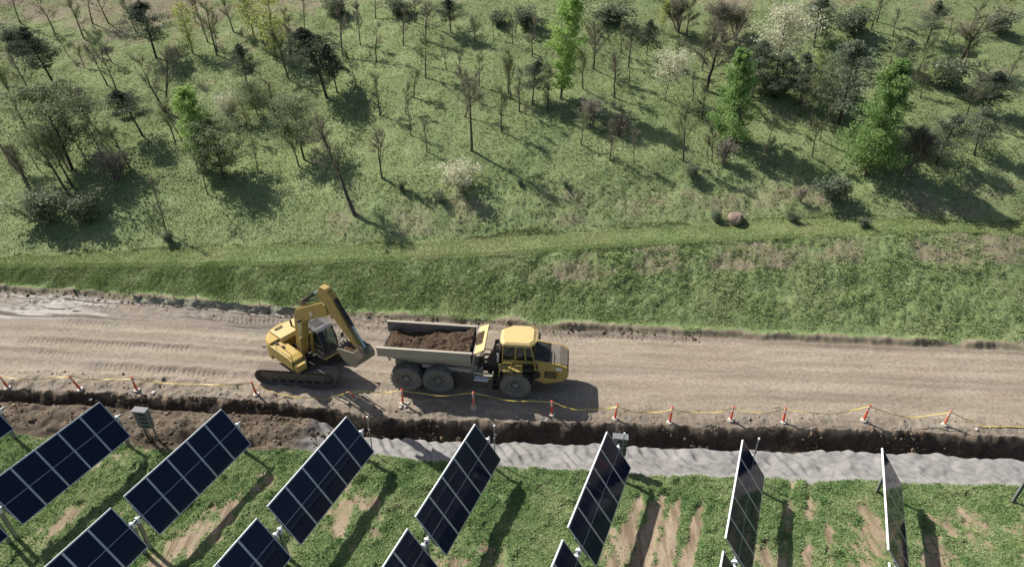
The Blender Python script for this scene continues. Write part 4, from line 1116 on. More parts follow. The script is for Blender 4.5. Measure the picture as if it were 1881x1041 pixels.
tab0 = build_table()
LABT = {
    (-1, 0): 'dark solar table at the left edge, first of the front row along the trench', (0, 0): 'dark blue solar table second from the left along the trench',
    (1, 0): 'dark blue solar table third from the left along the trench, below the excavator', (2, 0): 'dark solar table fourth from the left along the trench, below the dump truck',
    (3, 0): 'dark solar table with a grey cabinet behind its top corner, fifth along the trench', (4, 0): 'steeply seen dark solar table sixth along the trench',
    (5, 0): 'solar table seen nearly edge-on, last along the trench at right', (-2, 0): 'solar table of which only a dark corner shows at the left edge',
    (-1, 1): 'solar table showing only a dark corner at the bottom left edge', (0, 1): 'solar table cut by the bottom edge, leftmost of the nearer tables',
    (1, 1): 'solar table cut by the bottom edge, second from left of the nearer tables', (2, 1): 'dark solar table top at the bottom edge, third of the nearer tables',
    (3, 1): 'narrow dark solar table tip at the bottom edge, fourth of the nearer tables', (4, 1): 'thin solar table tip at the bottom edge under the sixth table',
    (5, 1): 'tiny white-edged solar table tip at the bottom edge under the last table', (6, 0): 'solar table beyond the right edge showing only its end post'}
used = False
cA, sA = math.cos(AZ), math.sin(AZ)
for k in range(-2, 7):
    for m in (0, 1):
        if (k, m) not in LABT: continue
        p = -21.95 + 5.972 * k; q = 13.81 + 1.953 * k - 6.36 * m
        x = p * cA + q * sA; y = -p * sA + q * cA
        o = tab0 if not used else copy_tree(tab0); used = True
        o.location = (x, y, 1.5); o.rotation_euler = (0, 0, -AZ)
        tag(o, LABT[(k, m)], 'solar panels', 'tracker tables of the solar field')

# slim end rods and inverter cabinets behind the row ends
def row_end(k, off=3.35, side=0.25):
    p = -21.95 + 5.972 * k + side; q = 13.81 + 1.953 * k + off
    return p * cA + q * sA, -p * sA + q * cA
for k, lb in ((1, 'slim metal rod behind the third solar table'), (2, 'slim metal rod behind the fourth solar table'), (3, 'slim metal rod in front of the grey cabinet behind the fifth solar table'), (4, 'slim metal rod behind the sixth solar table')):
    x, y = row_end(k, 3.5, .15); z = float(ground_z(np.array([x]), np.array([y]))[0])
    r = empty('metal_rod', (x, y, z - .1)); MB().tube([(0, 0, 0), (0, 0, 2.75)], .028, 7).build('rod', M['galv'], r); MB().tube([(0, 0, 2.70), (0, 0, 2.79)], .045, 7).build('cap', M['alu_white'], r)
    MB().box((0, 0, 1.85), (.09, .09, .14)).build('clamp', M['galv'], r)
    tag(r, lb, 'rod', 'rods behind the solar tables')
def cabinet(k, off, side, lb):
    x, y = row_end(k, off, side); z = float(ground_z(np.array([x]), np.array([y]))[0])
    r = empty('equipment_cabinet', (x, y, z), -AZ + .25)
    MB().box((0, 0, 1.55), (.70, .30, 1.15)).build('housing', M['cabinet'], r, .02)
    for j in range(4): MB().box((.10, -.165, 1.12 + .27 * j), (.40, .035, .07)).build('vent_slot', M['black'], r)
    MB().box((0, -.02, 2.15), (.76, .38, .04)).build('rain_hood', M['cabinet'], r)
    for s in (-1, 1): MB().box((s * .28, .05, .45), (.07, .07, 1.0)).build('leg', M['galv'], r)
    cb = MB()
    for j in range(3): cb.tube([(-.1 + .1 * j, -.1, .95), (-.12 + .1 * j, -.12, .5), (-.1 + .11 * j, -.1, -.05)], .02, 6)
    cb.build('cable', M['black'], r)
    tag(r, lb, 'cabinet', 'grey cabinets at the row ends')
cabinet(3, 3.70, -.05, 'grey equipment cabinet on legs behind the fifth solar table')
cabinet(-1, 3.7, .95, 'grey equipment cabinet on the spoil bank behind the first solar table')
# ------------------------------------------------------------------ articulated dump truck
def wheel_mesh(root, x, y, r=.88, w=.62, side=-1):
    """tyre with lugs; rim and hub are sub-parts. side -1 = outer face towards -y"""
    o = side
    t = MB(); h = w / 2
    t.lathe_y([(r * .56, o * h * .80), (r * .62, o * h * .98), (r * .78, o * h * 1.04), (r * .91, o * h * .96), (r * .955, o * h * .82), (r * .955, -o * h * .82), (r * .91, -o * h * .96), (r * .62, -o * h), (r * .56, -o * h * .8)], 40)
    for k in range(22):
        a = 2 * math.pi * k / 22
        for s in (-1, 1):
            aa = a + (0 if s > 0 else math.pi / 22)
            c = Vector((math.cos(aa) * r * .965, s * h * .47, math.sin(aa) * r * .965))
            R = Matrix.Rotation(-aa + math.pi / 2, 3, 'Y') @ Matrix.Rotation(s * .35, 3, 'Z')
            t.box(c, (.115, h * .98, .085), R)
    ty = t.build('wheel', M['rubber'], root, loc=(x, y, r - .03)); 
    m = MB(); m.lathe_y([(.02, o * h * .30), (r * .30, o * h * .30), (r * .34, o * h * .52), (r * .50, o * h * .60), (r * .53, o * h * .86), (r * .575, o * h * .88), (r * .575, o * h * .5)], 36)
    m.build('rim', M['rim'], ty, sm=False)
    hb = MB(); hb.lathe_y([(.01, o * h * .66), (r * .17, o * h * .66), (r * .21, o * h * .56), (r * .22, o * h * .28)], 24)
    for k in range(10):
        a = 2 * math.pi * k / 10; hb.box((math.cos(a) * r * .26, o * h * .36, math.sin(a) * r * .26), (.03, .05, .03))
    hb.build('hub', M['rim'], ty)
    return ty

def build_truck():
    T = empty('dump_truck', (0.30, 28.98, 0.0), math.radians(-5.2))
    Y, YR, K = M['yellow'], M['yellow_roof'], M['black']
    for x in (0, -4.30, -6.10):
        wheel_mesh(T, x, -1.12, side=-1); wheel_mesh(T, x, 1.12, side=1)
    # frames, axles, hitch
    MB().prism([(-6.9, .95), (-1.9, .85), (-1.9, 1.35), (-6.9, 1.42)], -.42, .42).build('rear_frame', M['bed'], T)
    MB().prism([(-1.3, .75), (2.4, .70), (2.7, .95), (2.7, 1.25), (-1.3, 1.25)], -.45, .45).build('front_frame', K, T)
    h = MB(); h.tube([(-2.1, 0, .98), (-1.2, 0, .98)], .24, 14); h.tube([(-1.55, 0, .6), (-1.55, 0, 1.5)], .14, 12); h.build('articulation_joint', K, T)
    for x in (0, -4.30, -6.10):
        MB().tube([(x, -.9, .86), (x, .9, .86)], .17, 10).build('axle', K, T)
    for s in (-1, 1):
        MB().prism([(-5.9, .95), (-4.5, .95), (-4.7, 1.25), (-5.7, 1.25)], s * .72 - .11, s * .72 + .11).build('bogie_beam', K, T)
        MB().tube([(-3.2, s * .55, .95), (-4.4, s * .75, 1.75)], .085, 10).build('tipping_cylinder', M['bed'], T)
        MB().tube([(-2.4, s * .62, 1.0), (-1.0, s * .62, 1.0)], .055, 8).build('steering_cylinder', M['chrome'], T)
        MB().bar((-2.5, s * .90, 1.38), (-5.2, s * .95, 1.62), .10, .20).build('body_rail', M['bed'], T)
        # mudflap-like deflector in front of the bogie
        MB().box((-3.25, s * 1.1, 1.05), (.04, .5, .62)).build('mud_flap', K, T)
    # dump body: upper side walls, sloping lower panels, front wall, rims
    xf, xt = -2.45, -7.60
    n_s = 10
    def wallpts(s):
        xs = np.linspace(xf, xt, n_s); top = np.linspace(2.80, 2.86, n_s); bot = np.where(xs > -5.9, 1.58 + .02 * (xf - xs), 1.65 + .45 * np.clip((-5.9 - xs) / 1.6, 0, 1))
        return xs, top, bot
    for s in (-1, 1):
        xs, top, bot = wallpts(s); w = MB(); P = []
        for x, a, b in zip(xs, top, bot):
            P += [(x, s * 1.24, a), (x, s * 1.20, 2.28), (x, s * 1.14, 2.28), (x, s * 1.18, a)]
        Fq = []
        for i in range(n_s - 1):
            for j in range(4):
                j2 = (j + 1) % 4; Fq.append((4 * i + j, 4 * i + j2, 4 * i + 4 + j2, 4 * i + 4 + j))
        Fq += [(0, 1, 2, 3), (4 * n_s - 4, 4 * n_s - 3, 4 * n_s - 2, 4 * n_s - 1)]
        w.poly(P, Fq).build('side_wall', M['bed'], T)
        lo = MB(); P = []
        for x, a, b in zip(xs, top, bot):
            P += [(x, s * 1.19, 2.277), (x, s * .80, b), (x, s * .74, b + .02), (x, s * 1.135, 2.277)]
        lo.poly(P, Fq).build('lower_panel', M['bed'], T)
        MB().bar((xf + .1, s * 1.22, 2.83), (xt, s * 1.22, 2.89), .15, .10).build('top_rail', M['bed'], T)
        for x in (-3.3, -4.6, -5.9, -7.0):
            MB().bar((x, s * .95, 1.85), (x, s * 1.215, 2.27), .10, .06).build('rib', M['bed'], T)
        li = MB(); P = []
        for x, a, b in zip(xs, top, bot): P += [(x, s * 1.176, a - .01), (x, s * 1.132, 2.27)]
        li.poly(P, [(2 * i, 2 * i + 1, 2 * i + 3, 2 * i + 2) for i in range(n_s - 1)]).build('wall_liner', M['bed_in'], T)
    xs, top, bot = wallpts(1)
    fl = MB(); P = []
    for x, b in zip(xs, bot): P += [(x, -.79, b), (x, .79, b), (x, .79, b - .07), (x, -.79, b - .07)]
    fl.poly(P, [(4 * i + j, 4 * i + (j + 1) % 4, 4 * i + 4 + (j + 1) % 4, 4 * i + 4 + j) for i in range(n_s - 1) for j in range(4)] + [(0, 1, 2, 3), (4 * n_s - 4, 4 * n_s - 3, 4 * n_s - 2, 4 * n_s - 1)])
    fl.build('bed_floor', M['bed_in'], T)
    MB().poly([(xf, -.8, 1.58), (xf, .8, 1.58), (xf + .16, 1.23, 2.86), (xf + .16, -1.23, 2.86), (xf + .08, -.8, 1.58), (xf + .08, .8, 1.58), (xf + .24, 1.23, 2.86), (xf + .24, -1.23, 2.86)],
              [(0, 1, 2, 3), (4, 7, 6, 5), (0, 4, 5, 1), (2, 6, 7, 3), (0, 3, 7, 4), (1, 5, 6, 2)]).build('front_wall', M['bed'], T)
    # forward-leaning yellow spill guard
    MB().poly([(xf + .20, -1.24, 2.84), (xf + .20, 1.24, 2.84), (xf + .74, 1.18, 3.12), (xf + .74, -1.18, 3.12), (xf + .22, -1.24, 2.78), (xf + .22, 1.24, 2.78), (xf + .78, 1.18, 3.07), (xf + .78, -1.18, 3.07)],
              [(0, 3, 2, 1), (4, 5, 6, 7), (0, 1, 5, 4), (2, 3, 7, 6), (0, 4, 7, 3), (1, 2, 6, 5)]).build('spill_guard', YR, T)
    sg = MB(); rr = random.Random(4)
    gx, gy = 7, 12; P = []
    for i in range(gx):
        for j in range(gy):
            u = i / (gx - 1); v = j / (gy - 1)
            e = math.sin(math.pi * v) * math.sin(math.pi * min(1, u * .8 + .2))
            P.append((xf + .16 + .40 * u, -.50 + 1.15 * v, 2.84 + .40 * u * .53 + .09 * e * rr.uniform(.5, 1.2)))
    sg.poly(P, [(i * gy + j, i * gy + j + 1, (i + 1) * gy + j + 1, (i + 1) * gy + j) for i in range(gx - 1) for j in range(gy - 1)]).build('spilled_soil', M['dirt'], T)
    # cab
    cab = [(-.78, 1.72), (.98, 1.72), (1.10, 2.25), (.88, 3.18), (-.72, 3.18)]
    MB().prism([(-.80, 1.35), (1.02, 1.35), (1.10, 2.16), (-.80, 2.16)], -.78, .78).build('cab_body', Y, T, .03)
    MB().prism([(-.74, 2.16), (.98, 2.16), (.74, 3.20), (-.68, 3.20)], -.72, .72).build('cab_glazing', M['glass'], T)
    pl = []
    for s in (-1, 1):
        for (x0, x1) in ((-.77, -.71), (-.06, -.03), (.52, .44), (.99, .77)):
            MB().bar((x0, s * .755, 2.15), (x1, s * .755, 3.20), .05, .075, (1, 0, 0)).build('pillar', Y, T)
        MB().bar((-.75, s * .757, 2.17), (1.08, s * .757, 2.17), .04, .06).build('window_sill', Y, T)
    for yy in (-.35, .35): MB().bar((-.79, yy, 2.15), (-.72, yy, 3.2), .05, .05).build('pillar', Y, T)
    rf = [(-.90, -.60), (-.70, -.88), (.76, -.88), (1.02, -.58), (1.02, .50), (.74, .86), (-.30, .86), (-.90, .40)]
    roof = MB(); roof.zprism(rf, 3.19, 3.34); roof.zprism([(x * .98, y * .98) for x, y in rf], 3.345, 3.43, .88, (.015, 0)); roof.build('cab_roof', YR, T, .025)
    rl = MB(); pts = [(x * 1.03 + .02, y * 1.03, 3.40) for x, y in [rf[2], rf[3], rf[4], rf[5]]]; rl.tube(pts, .022, 6); rl.build('roof_rail', Y, T)
    MB().box((.15, .1, 2.0), (.5, .5, .9)).build('seat', M['seat'], T)
    # bonnet: yellow sides, dark top, grille
    hp = [(.94, 1.05), (1.6, .80), (2.55, 1.00), (2.86, 1.32), (2.80, 1.98), (2.4, 2.18), (.94, 2.40)]
    MB().prism(hp, -.95, .95).build('bonnet', Y, T, .06)
    def top_panel(name, mat, pts):
        n = len(pts); MB().poly([(x, y, z) for x, y, z in pts] + [(x, y, z - .05) for x, y, z in pts], [tuple(range(n)), tuple(range(2 * n - 1, n - 1, -1))] + [(i, (i + 1) % n, (i + 1) % n + n, i + n) for i in range(n)]).build(name, mat, T)
    top_panel('bonnet_top_panel', M['black'], [(1.0, -.86, 2.412), (1.76, -.86, 2.302), (1.76, .80, 2.302), (1.0, .80, 2.412)])
    top_panel('bonnet_top_panel', M['hood_dust'], [(1.84, -.85, 2.290), (2.38, -.84, 2.212), (2.38, .80, 2.212), (1.84, .80, 2.290)])
    top_panel('bonnet_nose', M['hood_dust'], [(2.385, -.84, 2.211), (2.80, -.72, 2.012), (2.80, .66, 2.012), (2.385, .80, 2.211)])
    MB().bar((1.80, -.82, 2.315), (1.80, .82, 2.315), .05, .045).build('bonnet_seam', K, T)
    MB().box((2.845, 0, 1.66), (.05, 1.5, .62), Matrix.Rotation(-.05, 3, 'Y')).build('front_grille', K, T)
    for s in (-1, 1):
        MB().box((2.34, s * .962, 1.90), (.34, .03, .16), Matrix.Rotation(.12, 3, 'Y')).build('headlamp', M['lamp'], T)
        # slanted side louvres
        MB().box((1.90, s * .957, 1.46), (.66, .02, .46)).build('louvre_backing', K, T)
        for j in range(7):
            MB().bar((1.60 + .10 * j, s * .974, 1.27), (1.76 + .10 * j, s * .974, 1.66), .018, .030, (0, 1, 0)).build('louvre_slat', Y, T)
        # round intake and side step of the engine bay
        MB().lathe_y([(.02, -.07), (.20, -.07), (.24, -.03), (.24, .06)], 22, (1.12, s * 1.0, 1.44)).build('air_intake', K, T) if s < 0 else MB().lathe_y([(.02, .07), (.20, .07), (.24, .03), (.24, -.06)], 22, (1.12, s * 1.0, 1.44)).build('air_intake', K, T)
        # front mudguard arch
        ar = MB(); na = 14; P = []
        for i in range(na):
            a = math.radians(-14) + math.radians(196) * i / (na - 1)
            for rr_, yy in ((1.05, s * .74), (1.05, s * 1.46), (1.00, s * 1.46), (1.00, s * .74)):
                P.append((math.cos(a) * rr_, yy, .85 + math.sin(a) * rr_))
        ar.poly(P, [(4 * i + j, 4 * i + (j + 1) % 4, 4 * i + 4 + (j + 1) % 4, 4 * i + 4 + j) for i in range(na - 1) for j in range(4)] + [(0, 3, 2, 1), (4 * na - 4, 4 * na - 3, 4 * na - 2, 4 * na - 1)])
        ar.build('mudguard', K, T)
        # deck, steps and hand rails beside the cab
        MB().box((-.25, s * 1.10, 1.90), (1.30, .58, .07)).build('side_deck', Y if s < 0 else K, T)
        MB().box((.70, s * 1.05, 1.93), (.62, .44, .16)).build('battery_box', K, T, .02)
        MB().box((-.15, s * 1.16, 1.62), (1.0, .40, .44)).build('side_box', Y, T, .03)
        MB().tube([(-.88, s * 1.36, 1.35), (-.88, s * 1.38, 2.35), (-.60, s * 1.38, 2.50), (-.20, s * 1.38, 2.50), (-.20, s * 1.38, 1.93)], .022, 6).build('hand_rail', Y, T)
        MB().tube([(-.05, s * 1.38, 1.93), (.02, s * 1.38, 2.34), (.34, s * 1.38, 2.34), (.34, s * 1.38, 1.93)], .02, 6).build('hand_rail', Y, T)
        for j in range(3): MB().box((-1.08, s * 1.28, .62 + .38 * j), (.34, .34, .05)).build('step', K, T)
        MB().tube([(.98, s * .86, 2.1), (1.16, s * 1.30, 2.45)], .02, 6).build('mirror_arm', K, T)
        MB().box((1.16, s * 1.32, 2.35), (.08, .22, .38), Matrix.Rotation(.3, 3, 'Z')).build('mirror', K, T, .02)
        MB().box((-1.02, s * .98, 1.15), (.28, .70, .80)).build('fuel_tank', K, T, .05)
    MB().box((-1.12, 0, 1.85), (.40, 1.5, 1.1)).build('engine_bulkhead', K, T, .05)
    MB().prism([(-1.62, 1.95), (-1.0, 1.7), (-.95, 2.55), (-1.25, 2.85)], -.92, -.40).build('exhaust_shield', K, T)
    e = MB(); e.tube([(-.98, -.86, 1.7), (-.98, -.86, 3.0)], .075, 10); e.build('exhaust_stack', K, T)
    MB().tube([(-.98, -.86, 2.95), (-1.0, -.86, 3.30)], .055, 10).build('exhaust_tip', M['steel'], T)
    MB().tube([(-1.0, -.92, 2.15), (-.97, -.93, 2.75)], .07, 10).build('heat_shield', M['alu'], T)
    MB().bar((-2.35, -.75, .72), (-1.55, -.85, .78), .30, .10).build('tool_tray', M['alu_white'], T)
    hs = MB(); rr = random.Random(9)
    for j in range(7):
        y0 = -.7 + .2 * j; hs.tube([(-2.2, y0, 1.25 + .1 * rr.random()), (-1.85, y0 + rr.uniform(-.2, .2), 1.75), (-1.45, y0 + rr.uniform(-.1, .2), 1.7), (-1.15, y0, 1.35)], .035, 6)
    hs.build('hydraulic_hoses', K, T)
    tag(T, 'yellow six-wheeled articulated dump truck loaded with dark soil on the dirt road', 'dump truck')
    return T
truck = build_truck()

# soil heaped in the dump body: rests in the truck, a thing of its own
def soil_load():
    nx, ny = 70, 38
    u = np.linspace(0, 1, nx)[:, None]; v = np.linspace(0, 1, ny)[None, :]
    x = -2.50 - 4.9 * u + 0 * v
    xx = x
    bot = np.where(xx > -5.9, 1.58 + .02 * (-2.45 - xx), 1.65 + .45 * np.clip((-5.9 - xx) / 1.6, 0, 1))
    near = 2.80 + .08 * np.sin(u * 5 + 1); farz = 2.46 + .35 * smooth(.25, 0, u) + .18 * smooth(.8, 1.0, u)
    yv = v
    z = near * (1 - smooth(.05, .85, yv)) + farz * smooth(.05, .85, yv)
    z = z + .38 * np.exp(-((u - .20) / .12) ** 2 - ((yv - .66) / .18) ** 2) + .28 * np.exp(-((u - .62) / .2) ** 2 - ((yv - .42) / .22) ** 2) - .30 * np.exp(-((u - .72) / .2) ** 2 - ((yv - .92) / .2) ** 2)
    z = z + .20 * fbm(xx * 1.9, yv * 4.6, 151, 4) + .09 * fbm(xx * 6, yv * 15, 152, 3)
    z = z * 1.0 - .28 * smooth(.90, 1, u)
    half = np.where(z > 2.28, 1.13, .76 + .37 * np.clip((z - bot) / (2.28 - bot), 0, 1))
    y = (v * 2 - 1) * half
    V = np.stack([x, y, np.maximum(z, bot + .03)], -1).reshape(-1, 3)
    i = np.arange((nx - 1) * ny).reshape(nx - 1, ny)[:, :-1].ravel()
    me = mesh_np('soil_load', V, np.stack([i, i + 1, i + ny + 1, i + ny], -1), M['dirt'], False)
    o = obj('soil_load', me); o.location = truck.location; o.rotation_euler = truck.rotation_euler
    tag(o, 'dark brown soil heaped in the bed of the dump truck', 'soil')
soil_load()

# ------------------------------------------------------------------ excavator
def build_excavator():
    O = (-12.15, 30.15, 0.0); TR = math.radians(-5.0); HD = math.radians(-40.0) - TR
    E = empty('excavator', O, TR)
    Y, YB, K, S = M['yellow'], M['yellow_boom'], M['black'], M['steel']
    # undercarriage along local x
    def shoe_path(L=1.82, r=.49, zc=.53):
        per = 4 * L + 2 * math.pi * r; n = 52; out = []
        for k in range(n):
            s = per * k / n
            if s < 2 * L: out.append((-L + s, zc + r, 0.0))
            elif s < 2 * L + math.pi * r:
                a = math.pi / 2 - (s - 2 * L) / r; out.append((L + r * math.cos(a), zc + r * math.sin(a), a - math.pi / 2))
            elif s < 4 * L + math.pi * r: out.append((L - (s - 2 * L - math.pi * r), zc - r, math.pi))
            else:
                a = -math.pi / 2 - (s - 4 * L - math.pi * r) / r; out.append((-L + r * math.cos(a), zc + r * math.sin(a), a - math.pi / 2))
        return out
    first = None
    for s in (-1, 1):
        yc = s * 1.18
        tr = MB().prism([(-1.85, .28), (1.85, .28), (2.0, .53), (1.85, .80), (-1.85, .80), (-2.0, .53)], yc - .20, yc + .20).build('track', S, E)
        for (x, z, a) in shoe_path():
            if first is None:
                b = MB().box((0, 0, 0), (.196, .68, .035)); b.box((.05, 0, .028), (.022, .68, .026)); b.box((-.03, 0, .024), (.016, .68, .018))
                sh = b.build('track_shoe', M['shoe'], tr); first = sh
            else:
                sh = first.copy(); COL.objects.link(sh); sh.parent = tr
            sh.location = (x, yc, z); sh.rotation_euler = (0, -a, 0)
        for x in (-1.85, 1.85):
            MB().lathe_y([(.02, -.16), (.24, -.16), (.36, -.09), (.38, 0), (.36, .09), (.24, .16), (.02, .16)], 20, (x, yc, .53)).build('sprocket' if x < 0 else 'idler', S, tr)
        for j in range(7): MB().lathe_y([(.01, -.25), (.11, -.25), (.11, .25), (.01, .25)], 12, (-1.5 + .5 * j, yc, .19)).build('roller', S, tr)
    MB().box((0, 0, .62), (1.5, 1.9, .42)).build('car_body', S, E, .05)
    MB().lathe_y([(.02, 0), (.72, 0), (.72, .22), (.02, .22)], 28).build('slew_ring', K, E).matrix_local = Matrix.Translation((0, 0, .98)) @ Matrix.Rotation(math.pi / 2, 4, 'X') @ Matrix.Translation((0, 0, 0))
    # upper structure frame: rotated about the slew axis
    U = Matrix.Rotation(HD, 4, 'Z')
    def up(mb, name, mat, bevel=0.0, parent=None, sm=False):
        o = mb.build(name, mat, parent or E, bevel, sm)
        if parent is None: o.matrix_local = U
        return o
    up(MB().box((-.1, 0, 1.20), (3.4, 2.3, .18)), 'deck', K, .02)
    # rounded tail: counterweight
    cw = [(-.95, -1.36)] + [(-1.05 - 1.18 * math.sin(a), -1.36 * math.cos(a)) for a in np.linspace(.12, math.pi - .12, 13)] + [(-.95, 1.36)]
    m = MB(); m.zprism(cw, 1.02, 2.02, 1.0)
    m.zprism([(x * 1.0, y) for x, y in cw], 2.02, 2.16, .94, (-.05, 0))
    up(m, 'counterweight', Y, .04)
    up(MB().prism([(-1.0, 1.29), (1.15, 1.29), (1.15, 1.90), (.75, 2.02), (-1.0, 2.02)], -1.36, -.55), 'right_side_housing', Y, .05)
    up(MB().box((1.30, -1.0, 1.50), (.42, .62, .42)), 'tool_box', Y, .03)
    up(MB().box((-.55, .88, 1.70), (1.0, .92, .82)), 'left_side_housing', Y, .04)
    bon = MB().prism([(-1.9, 2.10), (-.55, 2.10), (-.65, 2.34), (-1.75, 2.34)], -.75, .95)
    up(bon, 'engine_hood', M['yellow_roof'], .05)
    up(MB().box((-1.55, -.30, 2.40), (.06, .5, .05)), 'hood_handle', K)
    up(MB().tube([(-1.2, .35, 2.3), (-1.2, .35, 2.62), (-1.28, .35, 2.70)], .06, 8), 'exhaust_pipe', K)
    for (x, y) in ((-.2, -.95), (-.75, -1.0)): up(MB().lathe_y([(.01, 0), (.09, 0), (.09, .05), (.01, .05)], 12), 'filler_cap', K).matrix_local = U @ Matrix.Translation((x, y, 2.06)) @ Matrix.Rotation(math.pi / 2, 4, 'X')
    for s in (-1,):
        up(MB().tube([(1.2, -1.3, 1.5), (1.2, -1.3, 2.45), (.2, -1.3, 2.55), (-.3, -1.3, 2.45), (-.3, -1.3, 2.05)], .02, 6), 'hand_rail', K)
        up(MB().tube([(1.2, -.62, 1.6), (1.2, -.62, 2.4), (.5, -.62, 2.5), (.5, -.62, 2.05)], .02, 6), 'hand_rail', K)
    up(MB().prism([(-.98, 1.11), (-2.25, 1.11), (-2.25, 1.16), (-.98, 1.16)], -.75, .75), 'lower_trim', K)
    # cab, left of the boom
    gl = MB().prism([(-.05, 1.98), (1.66, 1.62), (1.60, 2.35), (1.28, 2.98), (.02, 2.98)], .40, 1.36)
    up(gl, 'cab_glazing', M['glass_green'])
    up(MB().prism([(-.08, 1.29), (1.70, 1.29), (1.70, 1.62), (-.08, 1.98)], .38, 1.38), 'cab_base', M['hood'], .02)
    up(MB().bar((1.72, .38, 1.36), (1.72, 1.38, 1.36), .06, .12), 'cab_front_sill', Y)
    cp = []
    for y in (.385, 1.375):
        for (a, b) in (((-.06, 1.95), (.0, 3.0)), ((.62, 1.85), (.62, 3.0)), ((1.69, 1.60), (1.62, 2.36)), ((1.62, 2.36), (1.30, 3.0))):
            up(MB().bar((a[0], y, a[1]), (b[0], y, b[1]), .05, .07, (0, 1, 0)), 'cab_pillar', K if y > 1 else M['hood'])
    up(MB().prism([(-.10, 2.97), (1.34, 2.97), (1.40, 3.02), (1.22, 3.10), (-.04, 3.10)], .36, 1.40), 'cab_roof', M['roofgrey'], .03)
    up(MB().box((.62, .88, 3.115), (.62, .56, .03)), 'roof_hatch', M['black'], .01)
    up(MB().box((.55, .88, 2.0), (.5, .5, .75)), 'operator_seat', M['seat'])
    up(MB().tube([(1.62, 1.40, 1.9), (1.85, 1.62, 2.35)], .015, 6), 'mirror_arm', K); up(MB().box((1.86, 1.64, 2.45), (.06, .18, .28)), 'mirror', K, .01)
    # boom, stick and bucket in the vertical plane y = -.12
    yb = -.12
    boom = [(x + .22, z) for x, z in [(-.02, 1.42), (.30, 1.42), (1.05, 3.95), (1.42, 4.42), (3.62, 5.72), (3.78, 6.02), (3.62, 6.38), (3.35, 6.45), (1.18, 5.12), (.62, 4.78), (.36, 4.30), (-.10, 1.75)]]
    up(MB().prism(boom, yb - .21, yb + .21), 'boom', YB, .035)
    up(MB().box((-1.62, -1.365, 1.62), (.26, .02, .18), Matrix.Rotation(.42, 3, 'Z')), 'tail_emblem', M['white'])
    up(MB().prism([(2.3, 5.0), (2.58, 5.165), (2.48, 5.345), (2.2, 5.18)], yb - .222, yb - .212), 'boom_emblem', M['white'])
    for s in (-1, 1):
        a, b_ = Vector((.85, yb + s * .33, 1.45)), Vector((1.22, yb + s * .33, 4.25)); mid = a.lerp(b_, .58)
        up(MB().tube([a, mid], .095, 12), 'boom_cylinder', YB); up(MB().tube([mid, b_], .05, 10), 'boom_cylinder_rod', M['chrome'])
    up(MB().tube([(.85, yb - .45, 1.45), (.85, yb + .45, 1.45)], .07, 10), 'cylinder_pin', K); up(MB().tube([(1.22, yb - .42, 4.25), (1.22, yb + .42, 4.25)], .07, 10), 'cylinder_pin', K)
    a, b_ = Vector((1.45, yb, 5.50)), Vector((3.45, yb, 7.12)); mid = a.lerp(b_, .62)
    up(MB().tube([a, mid], .10, 12), 'stick_cylinder', K); up(MB().tube([mid, b_], .055, 10), 'stick_cylinder_rod', M['chrome'])
    up(MB().prism([(1.30, 5.15), (1.62, 5.33), (1.55, 5.62), (1.36, 5.58)], yb - .09, yb + .09), 'cylinder_bracket', YB)
    stick = [(3.40, 7.05), (3.62, 7.42), (4.05, 7.42), (4.55, 7.02), (6.28, 4.82), (6.22, 4.60), (6.02, 4.55), (3.95, 6.15), (3.52, 6.0), (3.38, 6.3)]
    up(MB().prism(stick, yb - .17, yb + .17), 'stick', YB, .03)
    a, b_ = Vector((4.62, yb, 7.02)), Vector((6.48, yb, 4.95)); mid = a.lerp(b_, .56)
    up(MB().tube([a, mid], .105, 12), 'bucket_cylinder', K); up(MB().tube([mid, b_], .06, 10), 'bucket_cylinder_rod', M['chrome'])
    hs = MB()
    for j in range(4):
        y = yb - .12 + .08 * j
        hs.tube([(.5, y, 4.85), (1.3, y, 5.35), (2.4, y, 5.95), (3.3, y, 6.62), (3.75, y, 7.0 + .04 * j), (4.25, y, 7.35)], .03, 6)
    up(hs, 'hydraulic_hoses', K)
    for s in (-1, 1):
        up(MB().bar((6.48, yb + s * .20, 4.95), (6.62, yb + s * .20, 4.50), .05, .14, (0, 1, 0)), 'bucket_link', M['bucket'])
        up(MB().bar((6.48, yb + s * .20, 4.95), (6.00, yb + s * .20, 4.98), .05, .12, (0, 1, 0)), 'bucket_link', K)
    # bucket shell: curved back, two cheeks, teeth
    arc = [(6.12, 4.62), (6.74, 4.58), (6.92, 4.10), (6.78, 3.58), (6.42, 3.18), (5.90, 2.96), (5.35, 2.95), (4.85, 3.10)]
    inn = [(6.05, 4.50), (6.60, 4.46), (6.80, 4.08), (6.68, 3.64), (6.36, 3.28), (5.88, 3.07), (5.37, 3.06), (4.87, 3.17)]
    def curl(p, a=math.radians(32), c=(6.12, 4.72), k=.74):
        dx, dz = (p[0] - 6.12) * k, (p[1] - 4.62) * k
        return (c[0] + dx * math.cos(a) + dz * math.sin(a), c[1] - dx * math.sin(a) + dz * math.cos(a))
    arc = [curl(p) for p in arc]; inn = [curl(p) for p in inn]
    n = len(arc); w0, w1 = yb - .50, yb + .50
    P = [(x, w0, z) for x, z in arc] + [(x, w1, z) for x, z in arc] + [(x, w0, z) for x, z in inn] + [(x, w1, z) for x, z in inn]
    Fq = []
    for i in range(n - 1):
        Fq += [(i, i + 1, n + i + 1, n + i), (2 * n + i, 3 * n + i, 3 * n + i + 1, 2 * n + i + 1)]
        Fq += [(i, 2 * n + i, 2 * n + i + 1, i + 1), (n + i, n + i + 1, 3 * n + i + 1, 3 * n + i)]
    Fq += [(0, n, 3 * n, 2 * n), (n - 1, 3 * n - 1, 4 * n - 1, 2 * n - 1)]
    bk = MB(); bk.poly(P, Fq)
    ob = up(bk, 'bucket', M['bucket'])
